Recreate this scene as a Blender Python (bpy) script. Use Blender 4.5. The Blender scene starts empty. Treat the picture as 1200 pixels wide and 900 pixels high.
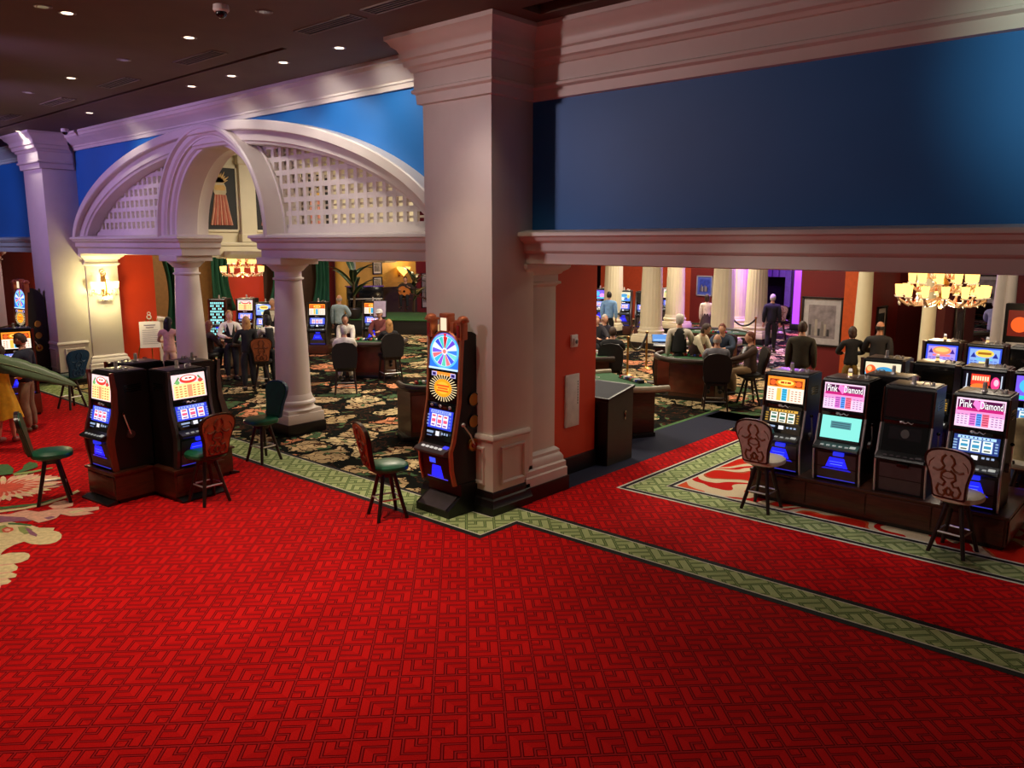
import bpy, bmesh, math, random
from mathutils import Vector, Matrix, Euler, noise as mnoise
R = math.radians
PI = math.pi
rnd = random.Random(7)
SC = bpy.context.scene
COL = SC.collection

# ------------------------------------------------------------------ camera geometry
FPX, PITCH, HEAD, CAMZ = 943.0, math.atan(166 / 943.0), R(41.6), 3.4
HDV = (-math.sin(HEAD), math.cos(HEAD))
RTV = (math.cos(HEAD), math.sin(HEAD))


def ray(px, py):
    u = (px - 600) / FPX
    v = (450 - py) / FPX
    f = math.cos(PITCH) + v * math.sin(PITCH)
    z = -math.sin(PITCH) + v * math.cos(PITCH)
    return Vector((HDV[0] * f + RTV[0] * u, HDV[1] * f + RTV[1] * u, z))


def fl(px, py, z=0.0):
    """point at height z seen at a place of the photograph"""
    d = ray(px, py)
    t = (z - CAMZ) / d.z
    return Vector((d.x * t, d.y * t, z))


def at(px, py, Y):
    d = ray(px, py)
    t = Y / d.y
    return Vector((d.x * t, Y, CAMZ + d.z * t))


def atx(px, py, X):
    d = ray(px, py)
    t = X / d.x
    return Vector((X, d.y * t, CAMZ + d.z * t))


# ------------------------------------------------------------------ materials
def lin(c):
    c = c / 255.0
    return c / 12.92 if c <= 0.04045 else ((c + 0.055) / 1.055) ** 2.4


def rgb(c):
    return (lin(c[0]), lin(c[1]), lin(c[2]), 1.0)


MATS = {}


def M(name, c, rough=0.5, metal=0.0, var=0.10, scale=9.0, bump=0.0, spec=0.5, coat=0.0, trans=0.0, stretch=None):
    if name in MATS:
        return MATS[name]
    m = bpy.data.materials.new(name)
    m.use_nodes = True
    nt = m.node_tree
    b = nt.nodes['Principled BSDF']
    b.inputs['Roughness'].default_value = rough
    b.inputs['Metallic'].default_value = metal
    b.inputs['Specular IOR Level'].default_value = spec
    b.inputs['Coat Weight'].default_value = coat
    b.inputs['Transmission Weight'].default_value = trans
    tc = nt.nodes.new('ShaderNodeTexCoord')
    mp = nt.nodes.new('ShaderNodeMapping')
    if stretch:
        mp.inputs['Scale'].default_value = stretch
    nt.links.new(tc.outputs['Object'], mp.inputs['Vector'])
    n = nt.nodes.new('ShaderNodeTexNoise')
    n.inputs['Scale'].default_value = scale
    n.inputs['Detail'].default_value = 3.0
    nt.links.new(mp.outputs['Vector'], n.inputs['Vector'])
    cr = nt.nodes.new('ShaderNodeValToRGB')
    k = rgb(c)
    cr.color_ramp.elements[0].position = 0.3
    cr.color_ramp.elements[1].position = 0.7
    cr.color_ramp.elements[0].color = tuple(x * (1 - var) for x in k[:3]) + (1,)
    cr.color_ramp.elements[1].color = tuple(min(1, x * (1 + var)) for x in k[:3]) + (1,)
    nt.links.new(n.outputs['Fac'], cr.inputs['Fac'])
    nt.links.new(cr.outputs['Color'], b.inputs['Base Color'])
    if bump:
        bp = nt.nodes.new('ShaderNodeBump')
        bp.inputs['Strength'].default_value = bump
        bp.inputs['Distance'].default_value = 0.01
        nt.links.new(n.outputs['Fac'], bp.inputs['Height'])
        nt.links.new(bp.outputs['Normal'], b.inputs['Normal'])
    MATS[name] = m
    return m


def E(c, s=1.0):
    """lit screen or lamp colour"""
    key = 'glow_%d_%d_%d_%d' % (c[0], c[1], c[2], int(s * 100))
    if key in MATS:
        return MATS[key]
    m = bpy.data.materials.new(key)
    m.use_nodes = True
    b = m.node_tree.nodes['Principled BSDF']
    b.inputs['Base Color'].default_value = (0.02, 0.02, 0.02, 1)
    b.inputs['Roughness'].default_value = 0.25
    b.inputs['Emission Color'].default_value = rgb(c)
    b.inputs['Emission Strength'].default_value = s
    MATS[key] = m
    return m


class NG:
    """small helper to chain shader math"""

    def __init__(s, name):
        s.m = bpy.data.materials.new(name)
        s.m.use_nodes = True
        s.nt = s.m.node_tree
        s.b = s.nt.nodes['Principled BSDF']
        tc = s.nt.nodes.new('ShaderNodeTexCoord')
        s.obj = tc.outputs['Object']
        MATS[name] = s.m

    def lk(s, a, i):
        if isinstance(a, (int, float)):
            i.default_value = a
        elif isinstance(a, tuple):
            i.default_value = a
        else:
            s.nt.links.new(a, i)

    def f(s, op, a, b=0.0, c=0.0):
        n = s.nt.nodes.new('ShaderNodeMath')
        n.operation = op
        for i, v in enumerate((a, b, c)):
            s.lk(v, n.inputs[i])
        return n.outputs[0]

    def map(s, v, scale=(1, 1, 1), rot=(0, 0, 0), loc=(0, 0, 0)):
        n = s.nt.nodes.new('ShaderNodeMapping')
        n.inputs['Scale'].default_value = scale
        n.inputs['Rotation'].default_value = rot
        n.inputs['Location'].default_value = loc
        s.lk(v, n.inputs['Vector'])
        return n.outputs[0]

    def xyz(s, v):
        n = s.nt.nodes.new('ShaderNodeSeparateXYZ')
        s.lk(v, n.inputs[0])
        return n.outputs

    def noise(s, v, scale, detail=2.0):
        n = s.nt.nodes.new('ShaderNodeTexNoise')
        n.inputs['Scale'].default_value = scale
        n.inputs['Detail'].default_value = detail
        s.lk(v, n.inputs['Vector'])
        return n.outputs

    def voro(s, v, scale, feat='F1'):
        n = s.nt.nodes.new('ShaderNodeTexVoronoi')
        n.feature = feat
        n.inputs['Scale'].default_value = scale
        s.lk(v, n.inputs['Vector'])
        return n.outputs

    def mix(s, fac, a, b):
        n = s.nt.nodes.new('ShaderNodeMix')
        n.data_type = 'RGBA'
        s.lk(fac, n.inputs['Factor'])
        s.lk(a, n.inputs['A'])
        s.lk(b, n.inputs['B'])
        return n.outputs['Result']

    def ramp(s, fac, stops, const=True):
        n = s.nt.nodes.new('ShaderNodeValToRGB')
        cr = n.color_ramp
        if const:
            cr.interpolation = 'CONSTANT'
        while len(cr.elements) < len(stops):
            cr.elements.new(0.5)
        for e, (p, c) in zip(cr.elements, stops):
            e.position = p
            e.color = c
        s.lk(fac, n.inputs['Fac'])
        return n.outputs['Color']

    def vadd(s, a, b, k):
        n = s.nt.nodes.new('ShaderNodeVectorMath')
        n.operation = 'MULTIPLY_ADD'
        s.lk(b, n.inputs[0])
        n.inputs[1].default_value = (k, k, 0)
        s.lk(a, n.inputs[2])
        return n.outputs[0]

    def done(s, col, rough=0.9, spec=0.1, height=None, bs=0.3):
        s.lk(col, s.b.inputs['Base Color'])
        s.b.inputs['Roughness'].default_value = rough
        s.b.inputs['Specular IOR Level'].default_value = spec
        if height is not None:
            bp = s.nt.nodes.new('ShaderNodeBump')
            bp.inputs['Strength'].default_value = bs
            bp.inputs['Distance'].default_value = 0.01
            s.lk(height, bp.inputs['Height'])
            s.lk(bp.outputs['Normal'], s.b.inputs['Normal'])
        return s.m


def key_carpet(name, hi, mid, dk, ch, size=0.27, n=3.0, w=1.0):
    """woven fret pattern of nested corners, laid at 45 degrees to the walls"""
    g = NG(name)
    v = g.map(g.obj, (1 / size, 1 / size, 1), (0, 0, R(45)))
    x, y, _ = g.xyz(v)
    iu, iv = g.f('FLOOR', x), g.f('FLOOR', y)
    fu, fv = g.f('FRACT', x), g.f('FRACT', y)
    a = g.f('ABSOLUTE', g.f('SUBTRACT', g.f('FLOORED_MODULO', iv, 2.0), fu))
    b = g.f('ABSOLUTE', g.f('SUBTRACT', g.f('FLOORED_MODULO', iu, 2.0), fv))
    d = g.f('MAXIMUM', a, b)
    s = g.f('FRACT', g.f('MULTIPLY', d, n))
    e1 = g.f('DIVIDE', g.f('MINIMUM', s, g.f('SUBTRACT', 1.0, s)), n)
    e2 = g.f('MINIMUM', g.f('MINIMUM', fu, g.f('SUBTRACT', 1.0, fu)), g.f('MULTIPLY', g.f('MINIMUM', fv, g.f('SUBTRACT', 1.0, fv)), 1.5))
    e = g.f('MINIMUM', e1, g.f('MULTIPLY', e2, .8))
    line = g.f('LESS_THAN', e, .052 * w)
    chan = g.f('LESS_THAN', e, .024 * w)
    arm = g.f('GREATER_THAN', a, b)
    col = g.mix(g.f('MULTIPLY', arm, 0.45), rgb(hi), rgb(mid))
    col = g.mix(line, col, rgb(dk))
    col = g.mix(chan, col, rgb(ch))
    nz = g.noise(g.obj, 130.0, 1.0)['Fac']
    nz2 = g.noise(g.obj, 1.3, 3.0)['Fac']
    k = g.f('MULTIPLY', g.f('MULTIPLY_ADD', nz, 0.7, 0.65), g.f('MULTIPLY_ADD', nz2, 0.5, 0.75))
    hsv = g.nt.nodes.new('ShaderNodeHueSaturation')
    g.lk(col, hsv.inputs['Color'])
    g.lk(k, hsv.inputs['Value'])
    return g.done(hsv.outputs[0], 0.95, 0.05, g.f('SUBTRACT', 1.0, line), 0.4)


RED = key_carpet('red_fret_carpet', (214, 26, 26), (190, 16, 20), (100, 2, 8), (180, 34, 38))
GREEN = key_carpet('green_fret_carpet', (184, 198, 140), (156, 174, 116), (78, 100, 58), (140, 160, 104), 0.34)


def floral(name, stops, sc=1.5, petals=True):
    g = NG(name)
    n1 = g.noise(g.obj, 1.7, 3.0)['Color']
    v = g.vadd(g.obj, n1, 0.55)
    vo = g.voro(v, sc)
    cx = g.xyz(vo['Color'])
    col = g.ramp(cx[0], stops)
    ed = g.voro(v, sc, 'DISTANCE_TO_EDGE')['Distance']
    v2 = g.vadd(g.obj, n1, 0.9)
    p = g.voro(v2, sc * 4.2)
    pc = g.xyz(p['Color'])[1]
    pe = g.voro(v2, sc * 4.2, 'DISTANCE_TO_EDGE')['Distance']
    hsv = g.nt.nodes.new('ShaderNodeHueSaturation')
    g.lk(col, hsv.inputs['Color'])
    g.lk(g.f('MULTIPLY_ADD', pc, 0.7, 0.62), hsv.inputs['Value'])
    col = hsv.outputs[0]
    if petals:
        leaf = g.f('GREATER_THAN', pc, 0.88)
        col = g.mix(leaf, col, stops[-1][1])
        col = g.mix(g.f('LESS_THAN', pe, 0.05), col, rgb((70, 40, 26)))
        gap = g.f('LESS_THAN', g.f('ADD', ed, g.f('MULTIPLY', g.noise(g.obj, 7.0)['Fac'], 0.22)), 0.17)
        col = g.mix(gap, col, rgb((14, 16, 12)))
    return g.done(col, 0.95, 0.05)


FLORAL = floral('floral_carpet', [(0, rgb((16, 18, 14))), (0.16, rgb((206, 178, 132))), (0.42, rgb((226, 150, 108))),
                                  (0.60, rgb((222, 200, 150))), (0.80, rgb((18, 22, 18))), (0.90, rgb((74, 104, 70)))])


def swirl(name):
    g = NG(name)
    v = g.vadd(g.obj, g.noise(g.obj, 0.8)['Color'], 1.2)
    n = g.noise(v, 1.1, 0.0)['Fac']
    cream = rgb((232, 214, 176))
    red = rgb((214, 40, 24))
    col = g.ramp(n, [(0, red), (0.40, rgb((190, 96, 60))), (0.425, cream), (0.50, rgb((206, 30, 26))), (0.56, cream), (0.63, rgb((226, 90, 50))), (0.66, red)])
    nz = g.noise(g.obj, 90.0)['Fac']
    hsv = g.nt.nodes.new('ShaderNodeHueSaturation')
    g.lk(col, hsv.inputs['Color'])
    g.lk(g.f('MULTIPLY_ADD', nz, 0.5, 0.75), hsv.inputs['Value'])
    return g.done(hsv.outputs[0], 0.95, 0.05)


SWIRL = swirl('swirl_carpet')
BLACKC = M('black_carpet', (16, 14, 16), 0.95, var=0.3, scale=60)
NAVYC = M('navy_carpet', (20, 26, 52), 0.95, var=0.3, scale=60)
WHITEC = M('white_carpet', (226, 222, 206), 0.95, var=0.1, scale=60)
CREAMC = M('cream_carpet', (226, 206, 156), 0.95, var=0.16, scale=18)
PINKC = M('pink_carpet', (232, 176, 150), 0.95, var=0.16, scale=14)
CORALC = M('coral_carpet', (214, 84, 60), 0.95, var=0.16, scale=14)
LEAFC = M('leaf_green_carpet', (70, 110, 60), 0.95, var=0.2, scale=14)
OLIVEC = M('olive_carpet', (150, 160, 92), 0.95, var=0.2, scale=14)
MAUVEC = M('mauve_carpet', (150, 96, 120), 0.95, var=0.2, scale=14)

WHITE = M('white_paint', (222, 212, 202), 0.42, var=0.03, scale=3)
CREAMW = M('cream_paint', (228, 218, 186), 0.45, var=0.03, scale=3)
BLUE = M('blue_paint', (34, 112, 186), 0.5, var=0.04, scale=1.2)
REDW = M('vermilion_paint', (212, 58, 14), 0.55, var=0.05, scale=2)
DKRED = M('dark_red_paint', (108, 13, 17), 0.6, var=0.08, scale=2)
MAGW = M('magenta_paint', (150, 16, 60), 0.6, var=0.08, scale=2)
OCHRE = M('ochre_paint', (206, 160, 70), 0.6, var=0.1, scale=2)
CEIL = M('dark_ceiling', (104, 86, 72), 0.85, var=0.06, scale=2)
CEILD = M('ceiling_groove', (34, 26, 30), 0.9)
BASEB = M('black_baseboard', (20, 16, 16), 0.35, var=0.2)
BLACK = M('black_laminate', (17, 16, 18), 0.35, var=0.2, scale=5)
GLOSS = M('black_gloss', (12, 12, 14), 0.12, var=0.1, coat=0.5)
CHROME = M('chrome', (228, 224, 224), 0.32, 0.7, var=0.03)
STEEL = M('brushed_steel', (120, 116, 118), 0.38, 1.0, var=0.08)
PEWTER = M('pewter_panel', (96, 88, 92), 0.4, 0.6, var=0.08)
BRASS = M('brass', (196, 148, 76), 0.28, 1.0, var=0.08)
COPPER = M('copper_trim', (214, 128, 88), 0.34, 0.6, var=0.1)
WOOD = M('dark_wood', (74, 36, 22), 0.35, var=0.3, scale=5, stretch=(1, 1, 9), coat=0.2)
WOODR = M('red_wood', (112, 46, 30), 0.32, var=0.25, scale=5, stretch=(1, 9, 1), coat=0.2)
WOODL = M('chair_back_wood', (168, 92, 54), 0.5, var=0.2, scale=6)
WOODT = M('tan_fabric_back', (196, 170, 156), 0.7, var=0.12, scale=20)
CARVE = M('carved_line', (104, 50, 26), 0.5, var=0.2)
GRNL = M('green_leather', (20, 92, 62), 0.32, var=0.12, scale=10)
BLUL = M('blue_leather', (22, 66, 98), 0.35, var=0.12, scale=10)
CRML = M('cream_leather', (226, 214, 186), 0.4, var=0.06, scale=10)
BLKL = M('black_leather', (18, 17, 18), 0.45, var=0.15, scale=10)
FELT = M('green_felt', (50, 92, 58), 0.95, var=0.15, scale=30)
PAPER = M('paper', (232, 226, 220), 0.7, var=0.03)
LEAF = M('banana_leaf', (104, 128, 92), 0.45, var=0.2, scale=14, stretch=(1, 12, 1))
LEAFD = M('dark_leaf', (28, 52, 34), 0.45, var=0.3, scale=8)
CURT = M('green_curtain', (10, 74, 50), 0.8, var=0.35, scale=6, stretch=(6, 6, 0.4))
GLASSY = M('crystal', (250, 240, 225), 0.08, var=0.02, trans=0.0, coat=1.0)


# ------------------------------------------------------------------ mesh builder
class MB:
    def __init__(s):
        s.v, s.f, s.mi, s.mats = [], [], [], []
        s.T = Matrix.Identity(4)

    def slot(s, m):
        if m not in s.mats:
            s.mats.append(m)
        return s.mats.index(m)

    def add(s, verts, faces, m):
        o = len(s.v)
        T = s.T
        s.v += [tuple(T @ Vector(p)) for p in verts]
        s.f += [tuple(i + o for i in f) for f in faces]
        s.mi += [s.slot(m)] * len(faces)
        return s

    def bm(s, b, m):
        b.verts.index_update()
        s.add([v.co[:] for v in b.verts], [[v.index for v in f.verts] for f in b.faces], m)
        b.free()
        return s

    def box(s, c, d, m, bev=0.0, seg=2, rot=None):
        b = bmesh.new()
        bmesh.ops.create_cube(b, size=1.0)
        bmesh.ops.scale(b, vec=d, verts=b.verts)
        if bev:
            bmesh.ops.bevel(b, geom=list(b.edges), offset=min(bev, 0.49 * min(d)), segments=seg, profile=0.6, affect='EDGES')
        mt = Matrix.Translation(c)
        if rot:
            mt = mt @ Euler(rot).to_matrix().to_4x4()
        bmesh.ops.transform(b, matrix=mt, verts=b.verts)
        return s.bm(b, m)

    def span(s, x0, x1, y0, y1, z0, z1, m, bev=0.0):
        return s.box(((x0 + x1) / 2, (y0 + y1) / 2, (z0 + z1) / 2), (abs(x1 - x0), abs(y1 - y0), abs(z1 - z0)), m, bev)

    def cyl(s, a, b, r0, r1, m, n=16, cap=True):
        a, b = Vector(a), Vector(b)
        ax = (b - a)
        q = ax.to_track_quat('Z', 'Y').to_matrix()
        vs = []
        for p, r in ((a, r0), (b, r1)):
            for i in range(n):
                t = 2 * PI * i / n
                vs.append(p + q @ Vector((r * math.cos(t), r * math.sin(t), 0)))
        fs = [(i, (i + 1) % n, n + (i + 1) % n, n + i) for i in range(n)]
        if cap:
            fs += [tuple(reversed(range(n))), tuple(range(n, 2 * n))]
        return s.add(vs, fs, m)

    def lathe(s, prof, m, n=24, c=(0, 0, 0), cap=True):
        vs, fs = [], []
        for r, z in prof:
            for i in range(n):
                t = 2 * PI * i / n
                vs.append((c[0] + r * math.cos(t), c[1] + r * math.sin(t), c[2] + z))
        for j in range(len(prof) - 1):
            for i in range(n):
                k = (i + 1) % n
                fs.append((j * n + i, j * n + k, (j + 1) * n + k, (j + 1) * n + i))
        if cap:
            fs.append(tuple(reversed(range(n))))
            fs.append(tuple(range((len(prof) - 1) * n, len(prof) * n)))
        return s.add(vs, fs, m)

    def sphere(s, c, r, m, sub=2):
        b = bmesh.new()
        bmesh.ops.create_icosphere(b, subdivisions=sub, radius=1.0)
        rr = r if isinstance(r, (tuple, list)) else (r, r, r)
        bmesh.ops.scale(b, vec=rr, verts=b.verts)
        bmesh.ops.translate(b, vec=c, verts=b.verts)
        return s.bm(b, m)

    def tube(s, pts, r, m, n=8, cap=True):
        pts = [Vector(p) for p in pts]
        rs = r if isinstance(r, (list, tuple)) else [r] * len(pts)
        vs, fs = [], []
        up = Vector((0, 0, 1))
        prev = None
        for i, p in enumerate(pts):
            d = (pts[min(i + 1, len(pts) - 1)] - pts[max(i - 1, 0)])
            if d.length < 1e-9:
                d = Vector((0, 0, 1))
            d.normalize()
            if prev is None:
                x = d.cross(up)
                if x.length < 1e-3:
                    x = Vector((1, 0, 0))
            else:
                x = prev - d * prev.dot(d)
            x.normalize()
            prev = x
            y = d.cross(x)
            for k in range(n):
                t = 2 * PI * k / n
                vs.append(p + (x * math.cos(t) + y * math.sin(t)) * rs[i])
        L = len(pts)
        for j in range(L - 1):
            for i in range(n):
                k = (i + 1) % n
                fs.append((j * n + i, j * n + k, (j + 1) * n + k, (j + 1) * n + i))
        if cap:
            fs.append(tuple(reversed(range(n))))
            fs.append(tuple(range((L - 1) * n, L * n)))
        return s.add(vs, fs, m)

    def ring(s, c, R_, r, m, n=32, k=8, axis='Z', a0=0, a1=2 * PI):
        full = abs(a1 - a0 - 2 * PI) < 1e-6
        pts = []
        N = n if full else n + 1
        for i in range(N):
            t = a0 + (a1 - a0) * i / n
            x, y = R_ * math.cos(t), R_ * math.sin(t)
            p = {'Z': (x, y, 0), 'Y': (x, 0, y), 'X': (0, x, y)}[axis]
            pts.append((c[0] + p[0], c[1] + p[1], c[2] + p[2]))
        if full:
            pts.append(pts[0])
        return s.tube(pts, r, m, k, cap=not full)

    def prism(s, poly, a, b, m, axis='X'):
        """polygon (u,v) pushed along an axis from a to b"""
        def P(u, v, w):
            return {'X': (w, u, v), 'Y': (u, w, v), 'Z': (u, v, w)}[axis]
        n = len(poly)
        vs = [P(u, v, a) for u, v in poly] + [P(u, v, b) for u, v in poly]
        fs = [(i, (i + 1) % n, n + (i + 1) % n, n + i) for i in range(n)]
        fs += [tuple(reversed(range(n))), tuple(range(n, 2 * n))]
        return s.add(vs, fs, m)

    def sweep(s, path, prof, m, closed_prof=False):
        """path: list of functions-free frames (origin, u, w): vertex = o + u*a + w*b for (a,b) in prof"""
        k = len(prof)
        vs, fs = [], []
        for o, u, w in path:
            for a, b in prof:
                vs.append(Vector(o) + Vector(u) * a + Vector(w) * b)
        for j in range(len(path) - 1):
            for i in range(k if closed_prof else k - 1):
                n = (i + 1) % k
                fs.append((j * k + i, j * k + n, (j + 1) * k + n, (j + 1) * k + i))
        return s.add(vs, fs, m)

    def quad(s, p, m):
        return s.add(p, [tuple(range(len(p)))], m)

    def build(s, name, parent=None, loc=None, rot=None, smooth=True, ang=35, fix=True):
        me = bpy.data.meshes.new(name)
        me.from_pydata([tuple(p) for p in s.v], [], s.f)
        for m in s.mats:
            me.materials.append(m)
        me.polygons.foreach_set('material_index', s.mi)
        me.update()
        if fix:
            b = bmesh.new()
            b.from_mesh(me)
            bmesh.ops.recalc_face_normals(b, faces=b.faces)
            b.to_mesh(me)
            b.free()
        if smooth:
            me.polygons.foreach_set('use_smooth', [True] * len(me.polygons))
            me.set_sharp_from_angle(angle=R(ang))
        o = bpy.data.objects.new(name, me)
        COL.objects.link(o)
        if parent:
            o.parent = parent
        if loc is not None:
            o.location = loc
        if rot is not None:
            o.rotation_euler = rot
        return o


def tag(o, label=None, cat=None, group=None, kind=None):
    if label:
        o['label'] = label
    if cat:
        o['category'] = cat
    if group:
        o['group'] = group
    if kind:
        o['kind'] = kind
    return o


def empty(name, loc, rz=0.0, label=None, cat=None, group=None, kind=None):
    o = bpy.data.objects.new(name, None)
    o.empty_display_size = 0.2
    COL.objects.link(o)
    o.location = loc
    o.rotation_euler = (0, 0, rz)
    return tag(o, label, cat, group, kind)


KIDS = {}


def copy_tree(o, parent=None):
    c = o.copy()
    COL.objects.link(c)
    if parent:
        c.parent = parent
    for ch in list(o.children):
        copy_tree(ch, c)
    return c


def place(proto, used, loc, rz, label, group=None, cat=None):
    o = copy_tree(proto) if used else proto
    o.location = loc
    o.rotation_euler = (0, 0, rz)
    tag(o, label, cat, group)
    return o


_TX = {}


def text_geo(t):
    """flat lettering normalised to width 1, origin bottom left"""
    if t not in _TX:
        cu = bpy.data.curves.new('lettering', 'FONT')
        cu.body = t
        cu.resolution_u = 2
        ob = bpy.data.objects.new('lettering', cu)
        COL.objects.link(ob)
        dg = bpy.context.evaluated_depsgraph_get()
        me = ob.evaluated_get(dg).to_mesh()
        vs = [v.co.copy() for v in me.vertices]
        fs = [tuple(p.vertices) for p in me.polygons]
        ob.evaluated_get(dg).to_mesh_clear()
        bpy.data.objects.remove(ob)
        bpy.data.curves.remove(cu)
        x0, x1 = min(v.x for v in vs), max(v.x for v in vs)
        y0, y1 = min(v.y for v in vs), max(v.y for v in vs)
        _TX[t] = ([((v.x - x0) / (x1 - x0), (v.y - y0) / (y1 - y0)) for v in vs], fs)
    return _TX[t]


class Panel:
    """flat picture built from inlaid shapes: a plane of size w x h in the frame (o, u, v); shapes in 0..1 units"""

    def __init__(s, mb, o, u, v, w, h):
        s.mb, s.o, s.u, s.v, s.w, s.h = mb, Vector(o), Vector(u).normalized(), Vector(v).normalized(), w, h
        s.n = s.u.cross(s.v).normalized()
        s.k = 0

    def P(s, x, y):
        return s.o + s.u * (x * s.w) + s.v * (y * s.h) + s.n * (0.0012 * s.k)

    def rect(s, x0, y0, x1, y1, m):
        s.k += 1
        s.mb.quad([s.P(x0, y0), s.P(x1, y0), s.P(x1, y1), s.P(x0, y1)], m)

    def rects(s, rs, m):
        s.k += 1
        for x0, y0, x1, y1 in rs:
            s.mb.quad([s.P(x0, y0), s.P(x1, y0), s.P(x1, y1), s.P(x0, y1)], m)

    def disc(s, cx, cy, rx, ry, m, n=20, a0=0, a1=2 * PI):
        s.k += 1
        s.mb.quad([s.P(cx + rx * math.cos(a0 + (a1 - a0) * i / n), cy + ry * math.sin(a0 + (a1 - a0) * i / n)) for i in range(n)], m)

    def poly(s, pts, m):
        s.k += 1
        s.mb.quad([s.P(*p) for p in pts], m)

    def text(s, t, x0, y0, x1, y1, m):
        s.k += 1
        vs, fs = text_geo(t)
        s.mb.add([s.P(x0 + (x1 - x0) * a, y0 + (y1 - y0) * b) for a, b in vs], fs, m)
# ------------------------------------------------------------------ floor
CZ = 5.9           # ceiling height
PA0, PA1 = -7.85, -6.67      # big pillar
PB0, PB1 = -22.15, -20.95    # far pillar
WY = 7.9                     # face of the upper wall
ACX = -14.38                 # centre of the arcade bay


def S(o, lab=None):
    return tag(o, lab, None, None, 'structure')


def build_floor():
    f = MB()
    k = [0]

    def rect(x0, x1, y0, y1, m, lift=None):
        z = k[0] * 0.0015
        f.quad([(x0, y0, z), (x1, y0, z), (x1, y1, z), (x0, y1, z)], m)

    lay = [0]

    def poly(pts, m, z):
        lay[0] += 1
        f.quad([(p[0], p[1], .004 + lay[0] * .00012) for p in pts], m)

    def trace(pts, m):
        poly([fl(x / 5.29, 530 + y / 5.29) for x, y in pts], m, 0)
    rect(-40, 12, -6, 46, RED)
    k[0] = 1
    rect(-40, -7.6, 7.09, 46, FLORAL)            # gaming floor beyond the arcade
    rect(-7.6, 12, 13.4, 46, FLORAL)
    k[0] = 2
    rect(-7.62, -6.62, 8.6, 14.9, NAVYC)
    rect(-7.5, 12, 14.2, 14.9, NAVYC)
    k[0] = 3
    rect(-7.66, -7.58, 8.6, 40, LEAFC)
    # the long border: black band, white piping, green fret, white piping, black band
    def band(x0, x1, y0, y1):
        rect(x0, x1, y0, y1, BLACKC)
    k[0] = 2
    f.quad([(-40, 6.42, .003), (-6.2, 6.42, .003), (-6.2, 7.07, .003), (12, 7.07, .003), (12, 7.6, .003), (-6.66, 7.6, .003), (-6.66, 7.12, .003), (-40, 7.12, .003)], BLACKC)
    f.quad([(-40, 6.50, .0045), (-6.27, 6.50, .0045), (-6.27, 7.15, .0045), (12, 7.15, .0045), (12, 7.52, .0045), (-6.60, 7.52, .0045), (-6.60, 7.05, .0045), (-40, 7.05, .0045)], WHITEC)
    f.quad([(-40, 6.52, .006), (-6.285, 6.52, .006), (-6.285, 7.17, .006), (12, 7.17, .006), (12, 7.50, .006), (-6.58, 7.50, .006), (-6.58, 7.03, .006), (-40, 7.03, .006)], GREEN)
    # carpet of the slot bank
    for i, (d, m) in enumerate(((0, WHITEC), (.035, BLACKC), (.10, WHITEC), (.115, GREEN), (.50, WHITEC), (.515, BLACKC), (.575, WHITEC), (.61, SWIRL))):
        z = .003 + i * .0015
        f.quad([(-6.14 + d, 9.12 + d, z), (12, 9.12 + d, z), (12, 12.95 - d, z), (-6.14 + d, 12.95 - d, z)], m)

    # big woven flowers at the edge of the hall, laid out on the ground
    def blob(c, rx, ry, rot, m, z, n=22, wob=0.0, lobes=5):
        pts = []
        for i in range(n):
            t = 2 * PI * i / n
            r = 1 + wob * math.sin(lobes * t)
            x, y = rx * r * math.cos(t), ry * r * math.sin(t)
            pts.append((c[0] + x * math.cos(rot) - y * math.sin(rot), c[1] + x * math.sin(rot) + y * math.cos(rot)))
        poly(pts, m, z)

    def petals(c, r0, ln, wd, a0, a1, n, m, z):
        for i in range(n):
            a = a0 + (a1 - a0) * i / max(1, n - 1)
            ll = ln * (0.85 + 0.3 * rnd.random())
            blob((c[0] + math.cos(a) * (r0 + ll / 2), c[1] + math.sin(a) * (r0 + ll / 2)), ll / 2, wd / 2, a, m if not callable(m) else m(i), z + i * .00012, 14)
    hx = R(41.6)
    # cream blooms at the edge of the hall
    trace([(-300, 470), (0, 440), (60, 430), (130, 445), (200, 455), (245, 470), (340, 470), (330, 487), (368, 496), (383, 515), (380, 535), (350, 558), (310, 570), (250, 575), (190, 570), (150, 555), (90, 575), (40, 600), (15, 620), (0, 642), (-300, 700)], CREAMC)
    trace([(-300, 660), (0, 640), (60, 625), (150, 623), (178, 630), (187, 643), (175, 665), (130, 685), (85, 693), (112, 712), (105, 732), (66, 745), (106, 758), (97, 776), (46, 785), (72, 800), (50, 817), (8, 825), (0, 848), (-300, 900)], CREAMC)
    for y0, x1 in ((693, 85), (745, 66), (785, 46)):
        trace([(-80, y0 + 14), (x1, y0 - 3), (x1, y0 + 3), (-80, y0 + 24)], PINKC)
    trace([(-40, 470), (30, 452), (60, 470), (20, 500), (-40, 500)], OLIVEC)
    trace([(10, 480), (40, 465), (80, 470), (85, 485), (50, 500), (20, 498)], CORALC)
    trace([(24, 482), (45, 474), (66, 478), (62, 490), (36, 492)], PINKC)
    trace([(110, 465), (160, 460), (200, 480), (195, 505), (150, 510), (120, 490)], OLIVEC)
    trace([(155, 470), (180, 475), (232, 512), (226, 526), (185, 512)], MAUVEC)
    trace([(50, 440), (120, 440), (200, 452), (190, 460), (110, 452), (50, 450)], LEAFC)
    for px, py, rx, ry in ((-112, 622, .52, .5), (-122, 650, .56, .42), (-112, 676, .46, .4), (-108, 698, .42, .34)):
        blob(fl(px, py), rx, ry, hx, CREAMC, 0)
    # pale pink spray
    trace([(-200, 400), (60, 385), (160, 360), (240, 372), (330, 355), (420, 350), (520, 345), (612, 340), (615, 358), (540, 372), (585, 380), (520, 392), (440, 398), (375, 386), (350, 410), (300, 425), (240, 440), (205, 425), (150, 415), (60, 412), (-200, 430)], PINKC)
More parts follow.
